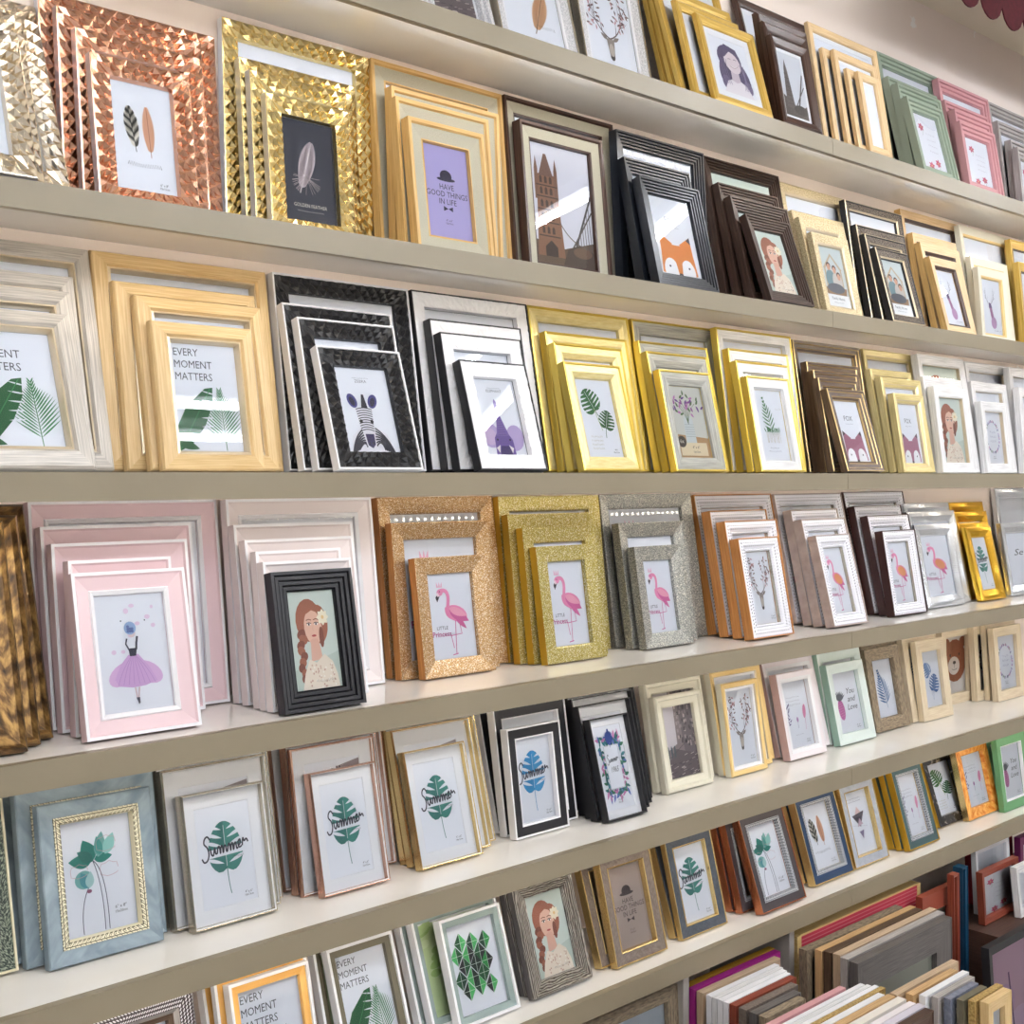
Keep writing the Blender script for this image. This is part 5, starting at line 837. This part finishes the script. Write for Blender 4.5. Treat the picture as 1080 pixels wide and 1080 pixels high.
# shelf: top height (from the camera's), depth
SH = {'A': (.781, .20), 'B': (.380, .20), 'C': (.004, .24), 'D': (-.359, .25), 'E': (-.672, .25), 'F': (-.948, .25)}
SNAME = {'A': 'topmost shelf', 'B': 'second shelf down', 'C': 'third shelf down', 'D': 'fourth shelf down', 'E': 'fifth shelf down', 'F': 'lowest shelf'}
SX0, SX1, SEAM = -1.2, 5.6, 2.47
for k, (z, D) in SH.items():
    z += CAMZ; nm = SNAME[k]
    r = bpy.data.objects.new('wall_shelf', None); COL.objects.link(r); r.location = ((SX0 + SX1) / 2, -D / 2, z - .038)
    tag(r, 'cream laminate wall shelf with beige front edge, the %s of six' % nm.replace(' shelf', '').replace(' down', ' from top').replace('lowest', 'bottom one'), 'shelf', 'wall shelves of photo frames')
    def part(name, bl, m, lab=None):
        o = boxes(name, bl, [MT[m]]); o.parent = r; o.matrix_parent_inverse = __import__('mathutils').Matrix.Translation(r.location).inverted()
        if lab: o['label'] = lab
        return o
    part('shelf_board', [(SX0, -D + .0145, z - .026, SX1, -.0005, z)], 'shelf')
    part('front_edge', [(SX0, -D, z - .038, SEAM - .0006, -D + .014, z)], 'edge', 'beige front edge band'); part('front_edge', [(SEAM + .0006, -D, z - .038, SX1, -D + .014, z)], 'edge', 'beige front edge band')
    if k != 'F':
        # diode tape stuck behind the front edge, facing the wall
        s = bpy.data.objects.new('led_strip', None); COL.objects.link(s); s.location = ((SX0 + SX1) / 2, -D + .0145, z - .034)
        tag(s, 'warm white diode strip behind the front edge under the %s' % nm, 'light strip', 'diode strips under the shelves')
        Mi = __import__('mathutils').Matrix.Translation(s.location).inverted()
        o = boxes('tape', [(SX0, -D + .0145, z - .037, SX1, -D + .016, z - .029)], [MT['ledstrip']], s); o.matrix_parent_inverse = Mi
        n = int((3.95 - .25) / .0185)
        o = boxes('diodes', [(.25 + .0185 * i, -D + .0162, z - .0355, .25 + .0185 * i + .0052, -D + .0175, z - .0305) for i in range(n)], [MT['led']], s); o.matrix_parent_inverse = Mi
        o['kind'] = 'stuff'; o['label'] = 'row of warm diodes'

# ---------------------------------------------------------------- lamps on the ceiling
def tube_lamp(x, y, L, along, near):
    t = bpy.data.objects.new('ceiling_lamp', None); COL.objects.link(t); t.location = (x, y, ZC - .08)
    tag(t, 'white batten lamp with one bright tube, out of view on the shop ceiling', 'lamp', 'tube lamps on the ceiling')
    if not along: t.rotation_euler.z = pi / 2
    boxes('batten', [(-L / 2, -.03, -.045, L / 2, .03, 0)], [MT['alu']], t)
    for s in (-.4, .4): boxes('hanger', [(s - .004, -.004, -.001, s + .004, .004, .079)], [MT['alu']], t)
    V, Fc = [], []
    for i in range(2):
        for k in range(10): V.append(((-.5 + i) * (L - .04), .016 * cos(2 * pi * k / 10), -.068 + .016 * sin(2 * pi * k / 10)))
    for k in range(10): Fc.append([k, (k + 1) % 10, 10 + (k + 1) % 10, 10 + k])
    Fc += [list(range(10)), list(range(10, 20))]
    link('tube', mesh('tube', V, Fc, None, [MT['tube']], None), t)
    for s in (-1, 1): boxes('end_cap', [(s * (L / 2 - .01) - .012, -.02, -.088, s * (L / 2 - .01) + .012, .02, -.04)], [MT['alu']], t)
for x, y, along in LAMPS: tube_lamp(x, y, 1.2, along, 1)

# ---------------------------------------------------------------- frames
UNIT = {}
def unit_plane(k, m):
    if k not in UNIT: UNIT[k] = mesh(k, [(0, 0, 0), (1, 0, 0), (1, 0, 1), (0, 0, 1)], [[0, 1, 2, 3]], None, [MT[m]], [[(0, 0), (1, 0), (1, 1), (0, 1)]])
    return UNIT[k]
def unit_box(k, m):
    if k not in UNIT:
        o = boxes(k, [(0, -1, 0, 1, 0, 1)], [MT[m]]); UNIT[k] = o.data; bpy.data.objects.remove(o)
    return UNIT[k]
def build_frame(loc, W, H, T, a, style, pic, label, group=None, glass=True, cat='picture frame', yaw=0):
    prof, side, mw, mm, _ = ST[style]
    ib = prof[-1][0]; s = min({'light_wood': .82, 'silver_wood': .82, 'black_step': .86, 'pink_white': .88, 'blush_white': .88}.get(style, .93), .27 * W / ib, .27 * H / ib)
    prof = [(i * s, h, m, (r[0], r[1] * s, r[2], r[3] * s) if r else None) for i, h, m, r in prof]; ib *= s
    root = bpy.data.objects.new('picture_frame', None); COL.objects.link(root)
    root.location = loc; root.rotation_euler = (-a, 0, yaw); tag(root, label, cat, group)
    link('moulding', moulding(W, H, T, prof, side, None), root)
    gt = g * T; hw, hh = W - 2 * ib, H - 2 * ib
    if mw:
        m = mw * min(1.6, W / .15); q = m - .0012; V = []; Z0 = -(gt - .0003)
        for ins, y in ((0, Z0), (q, Z0), (m, -(gt - .0013))):
            for x, z in ((ins, ins), (hw - ins, ins), (hw - ins, hh - ins), (ins, hh - ins)): V.append((x - hw / 2, y, z + ib))
        Fc = [[4 * r + k, 4 * r + (k + 1) % 4, 4 * r + 4 + (k + 1) % 4, 4 * r + 4 + k] for r in (0, 1) for k in range(4)]
        link('mat_board', mesh('mat_board', V, Fc, None, [MT[mm]], None), root)
        pi_, pw, ph = ib + m - .001, hw - 2 * m + .002, hh - 2 * m + .002
    else: pi_, pw, ph = ib - .0005, hw + .001, hh + .001
    o = link('print', art(pic), root); o.location = (-pw / 2, -max(gt - .0015, .0008), pi_); o.scale = (pw, 1, ph / 1.5)
    if glass:
        o = link('glass', unit_plane('glass_pane', 'glass'), root); o.location = (-hw / 2, -(gt + .0004), ib); o.scale = (hw, 1, hh)
    o = link('backing_board', unit_box('backing', 'backing'), root); o.location = (-hw / 2 + .0005, -.0002, ib + .0005); o.scale = (hw - .001, max(gt - .0022, .0004), hh - .001)
    return root
ORD = ['', 'second', 'third', 'fourth', 'fifth']
def put_stack(sh, key, style, pic, back, desc, pname, fr):
    zs, D = SH[sh]; n = len(fr); grp = None if n == 1 else ('%s frames stacked behind the %s' % (desc, key))
    for i, (x, w_, h, b, a, t) in enumerate(fr):
        r = n - 1 - i            # 0 = front
        if n == 1: lab = '%s frame holding %s, standing singly on the %s' % (desc, pname, SNAME[sh])
        elif r == 0: lab = '%s frame holding %s, front of its stack, %s' % (desc, pname, SNAME[sh])
        elif i == 0: lab = 'tallest %s frame at the back of the %s stack' % (desc, key)
        else: lab = '%s %s frame from the front of the %s stack' % (ORD[r], desc, key)
        if len(lab.split()) > 16: lab = lab.rsplit(',', 1)[0]
        build_frame((x + w_ / 2, -(b - t * cos(a)), CAMZ + zs + .0003), w_, h, t, a, style, pic if r == 0 else back, lab, grp)
for s in STACKS: put_stack(*s)

# ---------------------------------------------------------------- below the lowest shelf
CT, ST_ = cos(TH), sin(TH)
def at_z(px, py, z):
    """point of the plane at height z (from the camera's) seen at px, py: x along the wall, distance from the camera"""
    d = z * CT * (VPX - px) / (HZ - py); return x_at(px, d), d
def x_at(px, d):
    den = F_PX * d / (CT * (VPX - px)); return (den - d * ST_) / CT
def simple(face, edge=None, b=.026):
    return ([(0, 1, edge or face, None), (.003, 1, edge or face, None), (.0035, .93, face, None), (b, .85, face, None), (b + .001, g, face, None)], edge or face, 0, None, None)
def stand(px0, px1, d, ztop, T, mat, label, edge=None, pic='blank', b=.026, X0=None, zbot=-1.5, a=.05, glass=True, X1=None, group=None):
    X0 = x_at(px0, d) if X0 is None else X0; X1 = x_at(px1, d) if X1 is None else X1
    k = 'x_%s_%s' % (mat, edge); ST[k] = simple(mat, edge, b)
    H = (ztop - zbot) / cos(a)
    yf = -(DW - d)                      # y of the front top edge
    yb = yf - H * sin(a) + T * cos(a)    # y of the bottom back edge
    return build_frame(((X0 + X1) / 2, yb, CAMZ + zbot + .0005), X1 - X0, H, T, a, k, pic, label, group, glass)
ZF = SH['F'][0] - .038
cab = bpy.data.objects.new('base_unit', None); COL.objects.link(cab); cab.location = (2.2, -.12, 0)
tag(cab, 'grey base unit of upright dividers under the lowest shelf, holding large frames', 'cabinet')
for px in (717.5, 829):
    x = x_at(px, 1.575); o = boxes('divider', [(-.009, -.10, 0, .009, .119, CAMZ + ZF - .001)], [MT['panel']], cab); o.location = (x - 2.2, 0, 0)
XD1, XD2 = x_at(717.5, 1.575) + .011, x_at(829, 1.575) + .011
G1 = 'large frames filed on edge in the left bin'
stand(0, 715, 1.575, -1.02, .018, 'rustic', 'large bark-textured frame with pale blue print, left of the filed frames under the shelves', None, 'bigprint', .03, X0=x_at(715, 1.575) - .40, X1=x_at(714.5, 1.575))
row = [('gold', 'brass2', 1.568, 817, .016), ('magenta', 'magenta', 1.549, 823, .016), ('beige wood', 'beigew', 1.528, 823, .016), ('thin white', 'white', 1.508, 822, .012),
       ('thin white', 'whitewood', 1.494, 826, .012), ('thin white', 'white', 1.480, 830, .012), ('thin white', 'matw', 1.466, 834, .012), ('red-brown wood', 'redbrown', 1.447, 840, .016),
       ('taupe', 'taupeleather', 1.423, 842, .018), ('dark grey wood', 'dkgrey', 1.398, 845, .018), ('grey-brown', 'rustic', 1.376, 850, .018)]
wn = 0
for nm, m, d, px, T in row:
    if nm == 'thin white':
        wn += 1; lab = '%s thin white frame from the wall beside the magenta frame' % ['', 'first', 'second', 'third', 'fourth'][wn]
    else: lab = 'large %s frame filed on edge left of the red slatted panel' % nm
    stand(720, px, d, -1.03, T, m, lab, X0=XD1 + .002, X1=min(x_at(px, d), 9), group=G1, a=.01)
# red slatted panel
z = -1.03; d = 1.569
x0, x1 = x_at(845, d), x_at(967, d)
rp = bpy.data.objects.new('slatted_panel', None); COL.objects.link(rp); rp.location = ((x0 + x1) / 2, -(DW - d) + .03, 0)
tag(rp, 'tall red slatted panel with light wood sides, behind the brown wrapped frames', 'panel')
wv = (x1 - x0) / 2
boxes('slatted_face', [(-wv, -.03, .0, wv, -.004, CAMZ + z)], [MT['redslat']], rp)
for s in (-1, 1): boxes('side_rail', [(s * (wv + .008) - .008, -.031, 0, s * (wv + .008) + .008, .012, CAMZ + z + .002)], [MT['honey']], rp)
boxes('top_rail', [(-wv, -.031, CAMZ + z, wv, .0, CAMZ + z + .004)], [MT['honey']], rp)
# wrapped brown frames
G2 = 'brown frames filed on edge before the red panel'
br = [('grey-brown', 'rustic', 851, 952, 1.512, .020), ('orange wood', 'tan', 866, 966, 1.490, .016), ('dark brown', 'darkbrown', 876, 973, 1.470, .018), ('tan', 'beigew', 886, 988, 1.449, .018), ('mid grey', 'greyp', 894, 996, 1.426, .018)]
for nm, m, a0, a1, d, T in br: stand(a0, a1, d, -1.03, T, m, 'large %s frame filed on edge right in front of the red slatted panel' % nm, group=G2, a=.01)
stand(905, 1004, 1.398, -1.03, .022, 'dkgrey', 'foremost large dark grey frame with a murky city print, leaning on brown frames', None, 'city', .07, a=.01)
# floor pile in front, left and right halves
G3 = 'frames filed on edge along the front of the floor bin, left half'
row = [('dusty pink', 'pinkp', 1.350, 892, .014), ('slim white', 'white', 1.333, 912, .010), ('pale white', 'whitewood', 1.321, 919, .010), ('snow white', 'matw', 1.309, 927, .010), ('antique gold', 'specgold', 1.296, 934, .011),
       ('broad white', 'white', 1.280, 933, .014), ('orange wood', 'tan', 1.262, 944, .016), ('rounded cream', 'offwhite', 1.240, 956, .018), ('pale pink', 'pinkw', 1.218, 966, .014), ('lilac grey', 'lilac', 1.200, 976, .016), ('walnut', 'walnut', 1.178, 985, .018)]
for i, (nm, m, d, px, T) in enumerate(row):
    stand(0, px, d, -1.03, T, m, '%s frame in the left half of the floor pile at the bottom edge' % nm, X0=1.55 + .02 * (i % 3), X1=x_at(px, d), group=G3, a=.01)
G4 = 'frames filed on edge along the front of the floor bin, right half'
xl = x_at(985, 1.178) + .02
row = [('grey-beige', 'beigew', 1.262, 1011, .016), ('orange wood', 'tan', 1.240, 1010, .016), ('white', 'white', 1.220, 1022, .014), ('grey', 'greyp', 1.200, 1028, .014), ('slate blue', 'slate', 1.180, 1032, .014), ('dark olive', 'olive', 1.160, 1041, .014), ('speckled gold', 'specgold', 1.142, 1058, .014), ('light wood', 'lightwood', 1.120, 1067, .018)]
for i, (nm, m, d, px, T) in enumerate(row):
    stand(0, px, d, -1.03, T, m, '%s frame in the right half of the floor pile at the bottom edge' % nm, X0=(x_at(946, d) if i == 0 else x_at(985, 1.2) + .012 * i - .02), X1=x_at(px, d), group=G4, a=.01)
# right-hand end
stand(973, 1011.5, 1.52, -1.037, .018, 'terracotta', 'terracotta wooden frame standing behind the wrapped frames, under the shelf', None, 'city', .05, a=.01)
stand(1006, 1012, 1.495, -1.0, .018, 'redbrown', 'dark red-brown narrow frame standing between the terracotta and blue frames', a=.01, b=.02)
stand(1015, 1021, 1.515, -1.005, .026, 'bluep', 'petrol blue frame standing left of the crate with the floral picture', a=.01, b=.02)
X = x_at(1031, 1.50)
cr = bpy.data.objects.new('display_crate', None); COL.objects.link(cr); cr.location = (X + .37, -.20, 0)
tag(cr, 'dark wooden crate carrying the framed pink floral print at the right edge', 'crate')
zt = CAMZ - 1.17
boxes('top', [(-.38, -.175, zt - .018, .40, .15, zt)], [MT['crate']], cr)
for s in (-.37, .37): boxes('side_panel', [(s - .009, -.165, 0, s + .009, .14, zt - .0185)], [MT['crate']], cr)
boxes('back_panel', [(-.36, .12, 0, .36, .139, zt - .0185)], [MT['crate']], cr)
stand(1024, 1067, 1.60, -1.0, .02, 'redp', 'crimson frame at the back of the crate behind the pink floral print', zbot=-1.169, a=.05, b=.02)
stand(1029, 1064, 1.555, -1.0, .014, 'white', 'white frame on the crate between the crimson frame and the floral one', zbot=-1.169, a=.05, b=.014)
stand(1036, 1074, 1.505, -1.035, .018, 'redbrown', 'red-brown frame with pink floral print standing on the dark crate', None, 'floral', .016, zbot=-1.169, a=.06)
stand(1072, 1112, 1.47, -1.04, .018, 'whitewood', 'white wood frame cut by the right picture edge, on the dark crate', None, 'blank', .02, zbot=-1.169, a=.1)
stand(1076, 1110, 1.555, -1.02, .018, 'plum', 'plum purple frame behind the white wood frame at the right edge', zbot=-1.169, a=.02)
stand(1043, 1100, 1.355, -1.118, .02, 'jet', 'black frame with purple abstract picture leaning low before the crate', None, 'purple', .022, a=.06)

# maroon scalloped valance under the ceiling
V, Fc = [], []
z0, zb, sc = ZC - .001, CAMZ + 1.235, .122
x, yy = 2.9, -(DW - 1.5); n = 22; NP = 8
pts = []
for i in range(n):
    for k in range(NP):
        t = k / NP; pts.append((x + (i + t) * sc, zb - .045 * sin(pi * t) ** .6 + .0))
pts.append((x + n * sc, zb))
for th in (0, .004):
    for p in pts: V.append((p[0], yy - th, p[1]))
    for p in pts: V.append((p[0], yy - th, z0))
m = len(pts)
for i in range(m - 1):
    Fc += [[i, i + 1, m + i + 1, m + i], [2 * m + i, 3 * m + i, 3 * m + i + 1, 2 * m + i + 1], [i, 2 * m + i, 2 * m + i + 1, i + 1], [m + i, m + i + 1, 3 * m + i + 1, 3 * m + i]]
Fc += [[0, m, 3 * m, 2 * m], [m - 1, 3 * m - 1, 4 * m - 1, 2 * m - 1]]
tag(link('scalloped_valance', mesh('valance', V, Fc, None, [MT['maroon']], None)), 'dark maroon felt valance with a scalloped hem hanging from the ceiling', 'valance')
